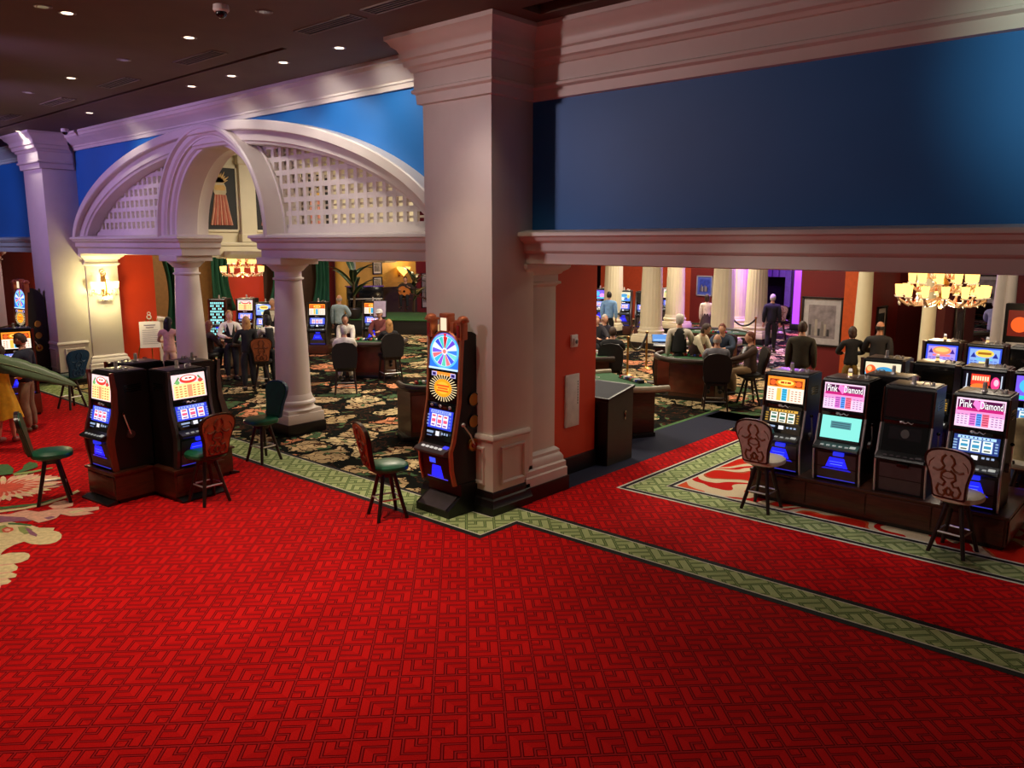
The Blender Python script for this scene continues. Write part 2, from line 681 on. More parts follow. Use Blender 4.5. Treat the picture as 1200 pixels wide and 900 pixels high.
    trace([(300, 338), (340, 312), (400, 300), (455, 315), (450, 335), (390, 350), (330, 352)], PINKC)
    trace([(-200, 408), (0, 398), (150, 405), (200, 428), (100, 432), (-200, 450)], MAUVEC)
    trace([(270, 410), (320, 398), (345, 404), (300, 420)], MAUVEC)
    trace([(420, 372), (500, 360), (530, 364), (450, 382)], CREAMC)
    # stems
    trace([(-200, 385), (0, 362), (150, 345), (260, 320), (400, 276), (480, 235), (496, 245), (420, 282), (270, 332), (150, 356), (0, 376), (-200, 400)], CREAMC)
    trace([(-200, 360), (0, 342), (150, 326), (240, 318), (330, 290), (330, 298), (240, 328), (150, 340), (0, 358), (-200, 378)], LEAFC)
    # coral chrysanthemum
    c0 = (20, 228)
    tips = [(-60, 140), (20, 150), (90, 148), (130, 138), (172, 133), (210, 136), (245, 140), (285, 146), (322, 145), (360, 150), (402, 155), (380, 170), (392, 186), (350, 200), (372, 215), (300, 225), (318, 236), (270, 246), (282, 258), (220, 262), (205, 276), (160, 274), (142, 290), (90, 280), (60, 304), (20, 300), (-20, 322), (-80, 310)]
    for ring, (sc_, cols) in enumerate(((1.0, (PINKC, CREAMC, PINKC)), (.62, (CORALC, PINKC)), (.36, (CORALC, CORALC)))):
        for i, (x, y) in enumerate(tips):
            dx, dy = (x - c0[0]) * sc_, (y - c0[1]) * sc_
            L = math.hypot(dx, dy * 2.4)
            nx, ny = -dy * 2.4 / L, dx / L / 2.4
            wd = 20 * (1 - .25 * ring)
            P_ = []
            for t_, k_ in ((.1, .2), (.4, .75), (.7, 1.0), (.88, .8), (1.0, .15)):
                P_.append((c0[0] + dx * t_ + nx * wd * k_, c0[1] + dy * t_ + ny * wd * k_))
            for t_, k_ in ((1.0, -.15), (.88, -.8), (.7, -1.0), (.4, -.75), (.1, -.2)):
                P_.append((c0[0] + dx * t_ + nx * wd * k_, c0[1] + dy * t_ + ny * wd * k_))
            trace(P_, cols[i % len(cols)])
    trace([(-50, 225), (-10, 205), (40, 208), (70, 225), (50, 245), (0, 250), (-40, 243)], CORALC)
    # leaves
    trace([(-120, 120), (-40, 88), (0, 82), (50, 80), (86, 108), (80, 138), (30, 147), (-60, 150)], LEAFC)
    trace([(78, 142), (140, 110), (150, 85), (185, 66), (230, 74), (236, 95), (180, 116), (110, 140)], LEAFC)
    trace([(80, 140), (200, 122), (320, 100), (330, 104), (200, 134), (90, 150)], OLIVEC)
    o = f.build('floor', smooth=False, fix=False)
    return S(o, 'red fret carpet with green border and flowered carpet beyond the columns')


build_floor()


# ------------------------------------------------------------------ ceiling
def build_ceiling():
    c = MB()
    g0, g1 = 6.30, 6.38
    c.span(-40, 12, -6, g0, CZ, CZ + .12, CEIL)
    c.span(-40, -9.6, g0, g1, CZ + .09, CZ + .12, CEILD)
    c.span(-9.6, 12, g0, g1, CZ, CZ + .12, CEIL)
    c.span(-40, -6.1, g1, WY + .3, CZ, CZ + .12, CEIL)
    # recess near the big pillar
    c.span(-6.1, 12, g1, 7.02, CZ, CZ + .12, CEIL)
    c.span(-6.1, 12, 7.02, 7.35, CZ + .10, CZ + .2, CEILD)
    c.span(-6.1, 12, 7.35, WY + .3, CZ, CZ + .12, CEIL)
    S(c.build('ceiling', smooth=False), 'dark brown plaster ceiling with a narrow groove')
    b = MB()
    b.span(-40, 12, WY + .3, 46, CZ, CZ + .12, M('gaming_ceiling', (150, 120, 90), .8))
    S(b.build('ceiling_gaming_room', smooth=False), 'ceiling of the gaming room beyond the arcade')


build_ceiling()


# ------------------------------------------------------------------ moulded runs
def run_x(mb, x0, x1, y, prof, m, m0=0, m1=0):
    """moulding along X on a wall facing -Y; prof = (projection, z); m0/m1 mitre: +1 outside, -1 inside, 0 flush"""
    k = len(prof)
    vs = []
    for x, mt, sgn in ((x0, m0, -1), (x1, m1, 1)):
        for p, z in prof:
            vs.append((x + sgn * mt * p, y - p, z))
    fs = [(i, i + 1, k + i + 1, k + i) for i in range(k - 1)]
    mb.add(vs, fs, m)


def run_y(mb, x, y0, y1, prof, m, side=1, m0=0, m1=0):
    k = len(prof)
    vs = []
    for y, mt, sgn in ((y0, m0, -1), (y1, m1, 1)):
        for p, z in prof:
            vs.append((x + side * p, y + sgn * mt * p, z))
    fs = [(i, i + 1, k + i + 1, k + i) for i in range(k - 1)]
    mb.add(vs, fs, m)


CROWN = [(.33, CZ), (.33, CZ - .05), (.30, CZ - .07), (.27, CZ - .12), (.22, CZ - .16), (.20, CZ - .2), (.20, CZ - .27), (.17, CZ - .29),
         (.16, CZ - .36), (.12, CZ - .38), (.10, CZ - .42), (.075, CZ - .43), (.075, CZ - .62), (.10, CZ - .635), (.10, CZ - .665), (.06, CZ - .69), (.05, CZ - .80), (0, CZ - .81)]
CROWNL = [(.33, CZ), (.33, CZ - .05), (.31, CZ - .06), (.29, CZ - .11), (.25, CZ - .13), (.22, CZ - .17), (.20, CZ - .18), (.08, CZ - .27),
          (.085, CZ - .30), (.06, CZ - .31), (.05, CZ - .37), (0, CZ - .37)]
LEDGE = [(0, 3.55), (.10, 3.55), (.27, 3.52), (.28, 3.50), (.28, 3.475), (.25, 3.46), (.23, 3.42), (.19, 3.40), (.17, 3.385), (.17, 3.30), (.15, 3.275), (.12, 3.265), (.12, 3.20),
         (.12, 3.14), (.10, 3.13), (0, 3.13)]
PCAP = [(0, CZ - .95), (.05, CZ - .97), (.05, CZ - 1.0), (0, CZ - 1.03)]


def pillar(x0, x1, name, lab):
    p = MB()
    y0, y1 = 7.15, 7.93
    p.span(x0, x1, y0, y1, 0.25, CZ - .02, WHITE, .012)
    # crown all round
    run_x(p, x0, x1, y0, CROWN, WHITE, 1, 1)
    run_y(p, x1, y0, WY, CROWN, WHITE, 1, 1, -1)
    run_y(p, x0, y0, WY, CROWN, WHITE, -1, 1, -1)
    o = p.build(name)
    # wainscot with raised panels
    w = MB()
    RAIL = [(0, 1.02), (.03, 1.02), (.05, .99), (.05, .965), (.025, .94), (.02, .90), (.02, .27), (0, .27)]
    run_x(w, x0, x1, y0, RAIL, WHITE, 1, 1)
    run_y(w, x1, y0, 7.83, RAIL, WHITE, 1, 1, 0)
    run_y(w, x0, y0, 7.83, RAIL, WHITE, -1, 1, 0)
    fr = [(.02, 0), (.045, .012), (.045, .03), (.025, .05), (.008, .055)]

    def frame_x(a, b, z0, z1):
        for q in range(len(fr) - 1):
            (d0, i0), (d1, i1) = fr[q], fr[q + 1]
            A = [(a + i0, y0 - d0, z0 + i0), (b - i0, y0 - d0, z0 + i0), (b - i0, y0 - d0, z1 - i0), (a + i0, y0 - d0, z1 - i0)]
            B = [(a + i1, y0 - d1, z0 + i1), (b - i1, y0 - d1, z0 + i1), (b - i1, y0 - d1, z1 - i1), (a + i1, y0 - d1, z1 - i1)]
            w.add(A + B, [(i, (i + 1) % 4, 4 + (i + 1) % 4, 4 + i) for i in range(4)], WHITE)

    def frame_y(xx, a, b, z0, z1):
        for q in range(len(fr) - 1):
            (d0, i0), (d1, i1) = fr[q], fr[q + 1]
            A = [(xx + d0, a + i0, z0 + i0), (xx + d0, b - i0, z0 + i0), (xx + d0, b - i0, z1 - i0), (xx + d0, a + i0, z1 - i0)]
            B = [(xx + d1, a + i1, z0 + i1), (xx + d1, b - i1, z0 + i1), (xx + d1, b - i1, z1 - i1), (xx + d1, a + i1, z1 - i1)]
            w.add(A + B, [(i, (i + 1) % 4, 4 + (i + 1) % 4, 4 + i) for i in range(4)], WHITE)
    frame_x(x0 + .12, x1 - .12, .36, .86)
    frame_y(x1, y0 + .12, 7.74, .36, .86)
    w.build('wainscot', o)
    b = MB()
    BP = [(0, .30), (.03, .29), (.04, .26), (.04, .21), (.06, .19), (.07, .12), (.085, .10), (.085, 0)]
    run_x(b, x0, x1, y0, BP, BASEB, 1, 1)
    run_y(b, x1, y0, 7.83, BP, BASEB, 1, 1, 0)
    run_y(b, x0, y0, 7.83, BP, BASEB, -1, 1, 0)
    b.build('baseboard', o)
    return S(o, lab)


pillar(PA0, PA1, 'pillar', 'broad white square pillar with panelled foot behind the wheel slot machine')
pillar(PB0, PB1, 'pillar', 'far white square pillar beside the crystal wall sconce')


def pilaster(x0, x1, y0, y1, lab):
    """square half column with cap and moulded plinth, faces +X or -X"""
    p = MB()
    p.span(x0, x1, y0 + .05, y1 - .05, .3, 3.13, WHITE, .006)
    CAPP = [(.14, 3.13), (.14, 3.08), (.12, 3.05), (.07, 3.02), (.05, 2.99), (.02, 2.98), (.02, 2.90), (.05, 2.885), (.05, 2.86), (.02, 2.845), (0, 2.82)]
    PL = [(0, .62), (.02, .61), (.05, .58), (.05, .54), (.07, .52), (.09, .48), (.09, .43), (.115, .41), (.115, .34), (.13, .32), (.13, .20)]
    BB = [(.12, .2), (.15, .2), (.15, 0)]
    for prof, m in ((CAPP, WHITE), (PL, WHITE), (BB, BASEB)):
        run_x(p, x0, x1, y0 + .05, prof, m, 0, 1)
        run_y(p, x1, y0 + .05, y1 - .05, prof, m, 1, 1, 1)
        # far side
        k = len(prof)
        vs = []
        for x in (x0, x1):
            for a, z in prof:
                vs.append((x + (a if x == x1 else 0), y1 - .05 + a, z))
        p.add(vs, [(i, i + 1, k + i + 1, k + i) for i in range(k - 1)], m)
    return S(p.build('pilaster'), lab)


pilaster(-7.5, -6.76, 7.83, 8.55, 'white pilaster between the broad pillar and the vermilion wall')
pilaster(-21.6, -20.93, 7.86, 8.72, 'white pilaster that carries the crystal sconce')
pilaster(-30.0, -29.3, 7.86, 8.6, 'white pilaster at the far left edge')


# ------------------------------------------------------------------ upper walls and beams
def arch_z(x):
    t = (x - ACX) / 6.45
    return 3.5 + 2.03 * max(0.0, 1 - t * t) ** 0.60


def upper_walls():
    w = MB()
    w.span(PA1, 12, WY, WY + .55, 3.5, CZ, BLUE)
    S(w.build('wall_right', smooth=False), 'deep blue upper wall above the wide opening')
    w = MB()
    w.span(-36, PB0, WY, WY + .55, 3.5, CZ, BLUE)
    S(w.build('wall_far_left', smooth=False), 'blue upper wall beyond the far pillar')
    w = MB()
    N = 96
    a, b = PB1, PA0
    for yy in (WY, WY + .55):
        vs = []
        for i in range(N + 1):
            x = a + (b - a) * i / N
            vs += [(x, yy, arch_z(x)), (x, yy, CZ)]
        w.add(vs, [(2 * i, 2 * i + 2, 2 * i + 3, 2 * i + 1) for i in range(N)], BLUE)
    S(w.build('wall_left', smooth=False), 'bright blue upper wall cut by the great arch')

    # great arch band
    ab = MB()
    prof = [(0, .02), (0, -.255), (.02, -.27), (.15, -.27), (.165, -.255), (.17, -.16), (.19, -.145), (.33, -.14), (.345, -.11), (.385, -.09), (.40, -.05), (.405, .42)]
    path = []
    NN = 120
    pts = []
    for i in range(NN + 1):
        th = PI * i / NN
        t = -math.cos(th)
        x = ACX + 6.45 * t
        pts.append(Vector((x, 0, arch_z(x))))
    pts[0].z = 3.5
    pts[-1].z = 3.5
    for i, p in enumerate(pts):
        d = (pts[min(i + 1, NN)] - pts[max(i - 1, 0)]).normalized()
        if i == 0 or i == NN:
            d = Vector((0.05, 0, 1 if i == 0 else -1)).normalized()
        n = Vector((d.z, 0, -d.x))      # towards the inside of the curve
        path.append((Vector((p.x, WY, p.z)), n, Vector((0, 1, 0))))
    ab.sweep(path, prof, WHITE)
    S(ab.build('trim_great_arch'), 'great white moulded arch spanning the lattice screens')

    # central archivolt
    ca = MB()
    pr = [(2.03, 8.32), (2.03, 8.03), (2.055, 8.02), (2.055, 7.99), (2.03, 7.98), (2.03, 7.64), (2.0, 7.615), (1.95, 7.615), (1.93, 7.68), (1.86, 7.70), (1.83, 7.74), (1.80, 7.74), (1.79, 7.79), (1.74, 7.81), (1.71, 7.86), (1.67, 7.87),
          (1.66, 7.90), (1.64, 8.30), (1.66, 8.33), (1.66, 8.55), (2.03, 8.55)]
    path = []
    for i in range(73):
        th = PI * i / 72
        path.append((Vector((ACX, 0, 3.5)), Vector((-math.cos(th), 0, math.sin(th))), Vector((0, 1, 0))))
    ca.sweep(path, pr, WHITE)
    S(ca.build('trim_inner_arch'), 'small white moulded arch over the two columns')

    # lattice screens
    for nm, sx0, sx1, lab in (('trim_lattice', PB1 + .1, ACX, 'white lattice screen left of the small arch'), ('trim_lattice', ACX, PA0 - .05, 'white lattice screen right of the small arch')):
        L = MB()

        def zr(x):
            z1 = arch_z(x) - .30
            z0 = 3.56
            d = abs(x - ACX)
            if d < 1.95:
                z0 = max(z0, 3.5 + math.sqrt(1.95 ** 2 - d * d))
            return z0, z1
        for layer, (yy, th, wd, off) in enumerate(((8.05, .05, .085, 0), (8.14, .04, .035, .115))):
            x = sx0 + .05 + off
            while x < sx1:
                z0, z1 = zr(x)
                if z1 > z0 + .05:
                    L.span(x - wd / 2, x + wd / 2, yy, yy + th, z0, z1, WHITE)
                x += .23
            z = 3.66 + off
            while z < 5.5:
                run = None
                x = sx0
                while x <= sx1 + .02:
                    z0, z1 = zr(min(x, sx1))
                    ins = z0 <= z <= z1 and x < sx1
                    if ins and run is None:
                        run = x
                    if not ins and run is not None:
                        if x - run > .05:
                            L.span(run, x, yy + .003, yy + th - .003, z - wd / 2, z + wd / 2, WHITE)
                        run = None
                    x += .02
                z += .23
        L.span(sx0 if sx1 == ACX else ACX + 1.98, ACX - 1.98 if sx1 == ACX else sx1, 8.02, 8.16, 3.5, 3.64, WHITE)
        S(L.build(nm, smooth=False), lab)

    # crowns
    c = MB()
    run_x(c, PA1, 12, WY, CROWN, WHITE, -1, 0)
    S(c.build('trim_cornice'), 'white stepped cornice above the deep blue wall')
    c = MB()
    run_x(c, PB1, PA0, WY, CROWNL, WHITE, -1, -1)
    S(c.build('trim_cornice'), 'white cornice above the great arch')
    c = MB()
    run_x(c, -36, PB0, WY, CROWNL, WHITE, 0, -1)
    S(c.build('trim_cornice'), 'white cornice beyond the far pillar')

    # ledge beams
    def beam(x0, x1, m0, m1, lab):
        b = MB()
        run_x(b, x0, x1, WY, LEDGE, WHITE, m0, m1)
        back = 8.6
        if m1 == 1:
            run_y(b, x1, WY, back, LEDGE, WHITE, 1, 1, 0)
        if m0 == 1:
            run_y(b, x0, WY, back, LEDGE, WHITE, -1, 1, 0)
        b.span(x0, x1, WY - .01, back, 3.135, 3.545, WHITE)
        S(b.build('trim_beam'), lab)
    beam(PA1, 12, 0, 0, 'white ledge beam over the wide right opening')
    beam(-12.95 + .28, PA0, 1, 0, 'white ledge beam under the right lattice screen')
    beam(PB1, -15.55 - .28, 0, 1, 'white ledge beam under the left lattice screen')
    beam(-36, PB0, 0, 0, 'white ledge beam beyond the far pillar')


upper_walls()


def column(x, y, rt, rb, h, lab, plinth=.76, flute=False, mat=None):
    mat = mat or WHITE
    root = empty('column', (x, y, 0), 0, None, None, None, 'structure')
    root['label'] = lab
    b = MB()
    prof = []
    z0, z1 = .62, h - .42
    for i in range(13):
        t = i / 12
        r = rb + (rt - rb) * (t ** 1.6)
        prof.append((r, z0 + (z1 - z0) * t))
    n = 40
    if flute:
        vs, fs = [], []
        for r, z in prof:
            for i in range(80):
                t = 2 * PI * i / 80
                q = r * (1 - (.03 if i % 4 in (1, 2) else 0))
                vs.append((q * math.cos(t), q * math.sin(t), z))
        for j in range(len(prof) - 1):
            for i in range(80):
                k = (i + 1) % 80
                fs.append((j * 80 + i, j * 80 + k, (j + 1) * 80 + k, (j + 1) * 80 + i))
        b.add(vs, fs, mat)
    else:
        b.lathe(prof, mat, n)
    b.build('shaft', root, ang=30)
    c = MB()
    c.lathe([(rt, h - .43), (rt, h - .40), (rt + .035, h - .385), (rt + .035, h - .36), (rt, h - .345), (rt, h - .25), (rt + .03, h - .235), (rt + .06, h - .20), (rt + .10, h - .16), (rt + .13, h - .14), (rt + .13, h - .12)], mat, n)
    s = 2 * (rt + .15)
    c.box((0, 0, h - .06), (s, s, .12), mat, .012)
    c.build('capital', root)
    d = MB()
    d.lathe([(rb + .005, .70), (rb + .03, .62), (rb + .03, .60), (rb + .065, .58), (rb + .075, .55), (rb + .065, .52), (rb + .04, .50), (rb + .05, .46), (rb + .085, .43)], mat, n)
    d.box((0, 0, .40), (plinth - .06, plinth - .06, .08), mat, .012)
    d.box((0, 0, .285), (plinth, plinth, .17), mat, .012)
    d.build('base', root)
    e = MB()
    e.box((0, 0, .10), (plinth + .04, plinth + .04, .2), BASEB, .01)
    e.build('plinth', root)
    return root


column(-12.55, 8.14, .235, .31, 3.14, 'stout white column standing in front of the flowered carpet, right of the pair')
column(-16.20, 8.10, .235, .31, 3.14, 'white column behind the island of slot machines, left of the pair')

# vermilion wall stub at the wide opening
w = MB()
w.span(-8.0, -7.06, 8.5, 9.86, .2, 3.6, REDW)
w.span(-8.02, -7.03, 8.5, 9.88, 0, .26, BASEB, .012)
S(w.build('wall_vermilion', smooth=False), 'vermilion end wall beside the white pilaster')
# ------------------------------------------------------------------ slot machines
W_ = E((255, 250, 250), 1.5)


def scr_top(P, kind):
    """pay table pictures of the top screens"""
    k = kind
    if k == 'pink':
        P.rect(0, 0, 1, 1, E((250, 205, 232), 1.25))
        P.rect(0, .40, 1, .62, E((246, 150, 205), 1.3))
        P.rect(.03, .66, .97, .94, E((92, 14, 74), 1.0))
        P.rect(.03, .56, .97, .67, E((200, 30, 120), 1.2))
        P.text('Pink', .07, .67, .33, .93, W_)
        P.poly([(.46, .60), (.34, .80), (.37, .94), (.43, .95), (.46, .90), (.49, .95), (.55, .94), (.58, .80)], E((250, 120, 190), 1.5))
        P.text('Diamond', .50, .67, .95, .92, W_)
        P.rect(.30, .06, .43, .50, E((226, 120, 210), 1.2))
        P.rect(.44, .06, .55, .50, E((90, 150, 235), 1.3))
        P.rect(.56, .06, .70, .50, E((240, 110, 140), 1.3))
        P.rects([(.31, y, .42, y + .025) for y in (.12, .20, .28, .36, .44)], E((120, 40, 140)))
        P.rects([(.45, y, .54, y + .025) for y in (.12, .20, .28, .36, .44)], E((30, 60, 160)))
        P.rects([(.57, y, .69, y + .025) for y in (.12, .20, .28, .36, .44)], E((160, 20, 70)))
        P.rects([(x, y, x + .05, y + .03) for x in (.05, .13, .21, .75, .83, .91) for y in (.10, .18, .26, .34, .42)], E((150, 110, 180)))
    elif k == 'orange':
        P.rect(0, 0, 1, 1, E((255, 232, 214), 1.3))
        P.rect(0, .58, 1, 1, E((250, 140, 40), 1.4))
        P.rect(.05, .62, .95, .90, E((170, 60, 20), 1.0))
        P.disc(.5, .76, .28, .17, E((240, 120, 20), 1.5))
        P.disc(.5, .78, .22, .11, E((255, 205, 90), 1.5))
        P.rects([(.36, .74, .46, .82), (.48, .74, .52, .82), (.54, .74, .64, .82)], E((200, 60, 20)))
        P.disc(.15, .76, .08, .11, E((240, 100, 40), 1.2))
        P.disc(.85, .76, .08, .11, E((240, 100, 40), 1.2))
        P.rect(.28, .05, .40, .54, E((250, 190, 80), 1.3))
        P.rect(.42, .05, .56, .54, E((60, 180, 220), 1.3))
        P.rect(.58, .05, .64, .54, E((250, 190, 130), 1.3))
        P.rects([(x, y, x + .06, y + .035) for x in (.05, .14, .68, .78, .88) for y in (.08, .17, .26, .35, .44)], E((200, 130, 90)))
        P.rects([(.43, y, .55, y + .025) for y in (.10, .20, .30, .40, .48)], E((20, 110, 160)))
    elif k == 'fruit':
        P.rect(0, 0, 1, 1, E((255, 214, 214), 1.3))
        P.rect(.04, .04, .96, .62, E((255, 226, 150), 1.3))
        P.disc(.5, .78, .26, .17, E((226, 60, 50), 1.3))
        P.disc(.5, .82, .20, .10, E((255, 236, 220), 1.4))
        P.rects([(.40, .79, .48, .85), (.51, .79, .60, .85)], E((200, 40, 50)))
        P.poly([(.06, .66), (.20, .90), (.24, .86), (.12, .64)], E((90, 150, 90), 1.1))
        P.poly([(.94, .66), (.80, .90), (.76, .86), (.88, .64)], E((90, 150, 90), 1.1))
        P.disc(.16, .68, .07, .08, E((120, 190, 110), 1.2))
        P.disc(.84, .68, .07, .08, E((220, 70, 60), 1.2))
        P.rects([(x, y, x + .07, y + .04) for x in (.08, .20, .33, .46, .60, .73, .85) for y in (.08, .18, .28, .38, .48)], E((226, 120, 60)))
        P.rects([(.43, .06, .57, .55)], E((245, 160, 110), 1.2))
    elif k == 'blue':
        P.rect(0, 0, 1, 1, E((60, 84, 230), 1.2))
        P.rect(.06, .06, .94, .92, E((176, 150, 235), 1.2))
        P.disc(.5, .70, .30, .22, E((240, 140, 90), 1.4))
        P.disc(.5, .74, .22, .12, E((255, 190, 110), 1.4))
        P.rect(.22, .40, .78, .50, E((240, 120, 130), 1.3))
        P.poly([(.08, .56), (.16, .80), (.24, .56)], E((70, 40, 160)))
        P.poly([(.76, .56), (.84, .80), (.92, .56)], E((70, 40, 160)))
        P.rects([(x, y, x + .09, y + .05) for x in (.10, .22, .34, .56, .68, .80) for y in (.10, .20, .30)], E((120, 100, 220)))
    elif k == 'gold':
        P.rect(0, 0, 1, 1, E((60, 90, 220), 1.2))
        P.rect(.05, .05, .95, .93, E((140, 176, 245), 1.2))
        P.disc(.5, .72, .28, .20, E((245, 200, 80), 1.4))
        P.rect(.30, .66, .70, .78, E((180, 110, 30)))
        P.poly([(.08, .50), (.17, .76), (.26, .50)], E((40, 50, 160)))
        P.poly([(.74, .50), (.83, .76), (.92, .50)], E((40, 50, 160)))
        P.rect(.25, .36, .75, .47, E((120, 200, 220), 1.2))
        P.rect(.35, .04, .65, .30, E((240, 225, 150), 1.3))
        P.rects([(x, y, x + .09, y + .05) for x in (.08, .20, .68, .80) for y in (.10, .20, .30)], E((90, 120, 220)))
    elif k == 'red':
        P.rect(0, 0, 1, 1, E((14, 8, 20)))
        P.rect(.20, .46, .66, .90, E((226, 60, 40), 1.4))
        P.rects([(.23 + .06 * i, .64, .27 + .06 * i, .82) for i in range(7)], E((255, 214, 170), 1.4))
        P.disc(.42, .38, .22, .14, E((250, 120, 50), 1.4))
        P.rects([(.08, .1, .11, .9), (.93, .1, .96, .9)], E((200, 210, 230), 1.2))
        P.disc(.80, .55, .11, .28, E((240, 60, 130), 1.3))
        P.disc(.82, .60, .06, .14, E((255, 190, 210), 1.3))
        P.disc(.12, .22, .10, .14, E((230, 230, 235), 1.2))
        P.rect(.25, .06, .75, .20, E((120, 100, 210), 1.2))
    elif k == 'comic':
        P.rect(0, 0, 1, 1, E((110, 190, 225), 1.2))
        P.rect(0, .55, 1, 1, E((240, 224, 190), 1.2))
        P.disc(.16, .62, .15, .26, E((235, 90, 40), 1.3))
        P.disc(.12, .70, .07, .12, E((255, 190, 120), 1.3))
        P.disc(.55, .66, .24, .16, E((60, 150, 200), 1.3))
        P.disc(.86, .5, .10, .18, E((250, 200, 80), 1.2))
        P.disc(.45, .26, .12, .17, E((250, 240, 240), 1.3))
        P.disc(.70, .28, .09, .14, E((60, 90, 180), 1.2))
        P.rect(.62, .02, .98, .20, E((50, 110, 230), 1.4))
        P.rects([(x, .10, x + .05, .30) for x in (.08, .2, .32, .55)], E((40, 70, 120)))
    elif k == 'violet':
        P.rect(0, 0, 1, 1, E((120, 90, 240), 1.3))
        P.disc(.3, .6, .22, .3, E((70, 180, 240), 1.4))
        P.disc(.7, .4, .2, .26, E((240, 150, 240), 1.3))
        P.rect(.1, .05, .9, .2, E((40, 200, 190), 1.3))
    else:
        P.rect(0, 0, 1, 1, GLOSS if k != 'darkred' else M('dark_red_glass', (46, 8, 12), .12, coat=.5))
        if k == 'darklogo':
            P.disc(.5, .5, .2, .12, M('dim_print', (60, 56, 60), .3))


def scr_reel(P, kind):
    if kind == 'cyan':
        P.rect(0, .1, 1, 1, E((132, 226, 214), 1.25))
        P.rect(.24, .52, .76, .80, E((84, 150, 158), 1.0))
        P.rects([(.27, y, .73, y + .035) for y in (.56, .64, .72)], E((60, 96, 110)))
        P.rect(0, 0, 1, .08, BLACK)
        return
    if kind == 'off':
        P.rect(0, 0, 1, 1, GLOSS)
        P.rect(.12, .45, .88, .92, M('dim_reel_glass', (34, 30, 34), .1, coat=.4))
        P.disc(.5, .68, .10, .17, M('dim_reel_symbol', (74, 66, 62), .4))
        return
    bgc, fr = {'blue': ((52, 70, 226), (150, 170, 250)), 'gold': ((30, 26, 20), (210, 160, 60)), 'ice': ((40, 60, 130), (170, 210, 250))}[kind]
    P.rect(0, 0, 1, 1, GLOSS)
    P.rect(.02, .36, .98, .98, E(bgc, 1.1))
    P.rect(.10, .86, .90, .96, E(fr, 1.3))
    P.rects([(x, .88, x + .03, .94) for x in (.16, .24, .32, .42, .5, .6, .68, .76)], E(bgc))
    c2 = (235, 90, 130) if kind == 'blue' else ((60, 110, 90) if kind == 'gold' else (60, 150, 190))
    for i in range(3):
        x = .16 + i * .245
        P.rect(x - .012, .42, x + .202, .84, E(fr, 1.2))
        P.rect(x, .43, x + .19, .83, E((250, 232, 236) if kind == 'blue' else (232, 236, 226), 1.35))
        P.rect(x + .02, .57 - .02 * (i == 1), x + .17, .67, E(c2, 1.2))
        P.rect(x + .03, .74, x + .16, .80, E(c2, 1.0))
        P.rect(x + .03, .46, x + .16, .51, E((140, 80, 190) if kind == 'blue' else (90, 100, 90)))
    P.rects([(.03, y, .11, y + .05) for y in (.45, .55, .65, .75)] + [(.90, y, .96, y + .05) for y in (.45, .55, .65, .75)], E(fr, .8))
    P.rects([(.08, .20, .34, .27), (.66, .20, .72, .27), (.76, .20, .82, .27), (.86, .20, .92, .27)], E((170, 190, 226), .9))
    P.rect(.44, .14, .58, .29, E((236, 232, 240), 1.2))
    P.rect(.10, .10, .30, .14, E((120, 140, 190), .6))


FRONT = [(-.275, 0), (-.30, .20), (-.315, .42), (-.31, .50), (-.275, .545), (-.20, .90), (-.215, .955), (-.175, 1.36)]


SLZ = .93


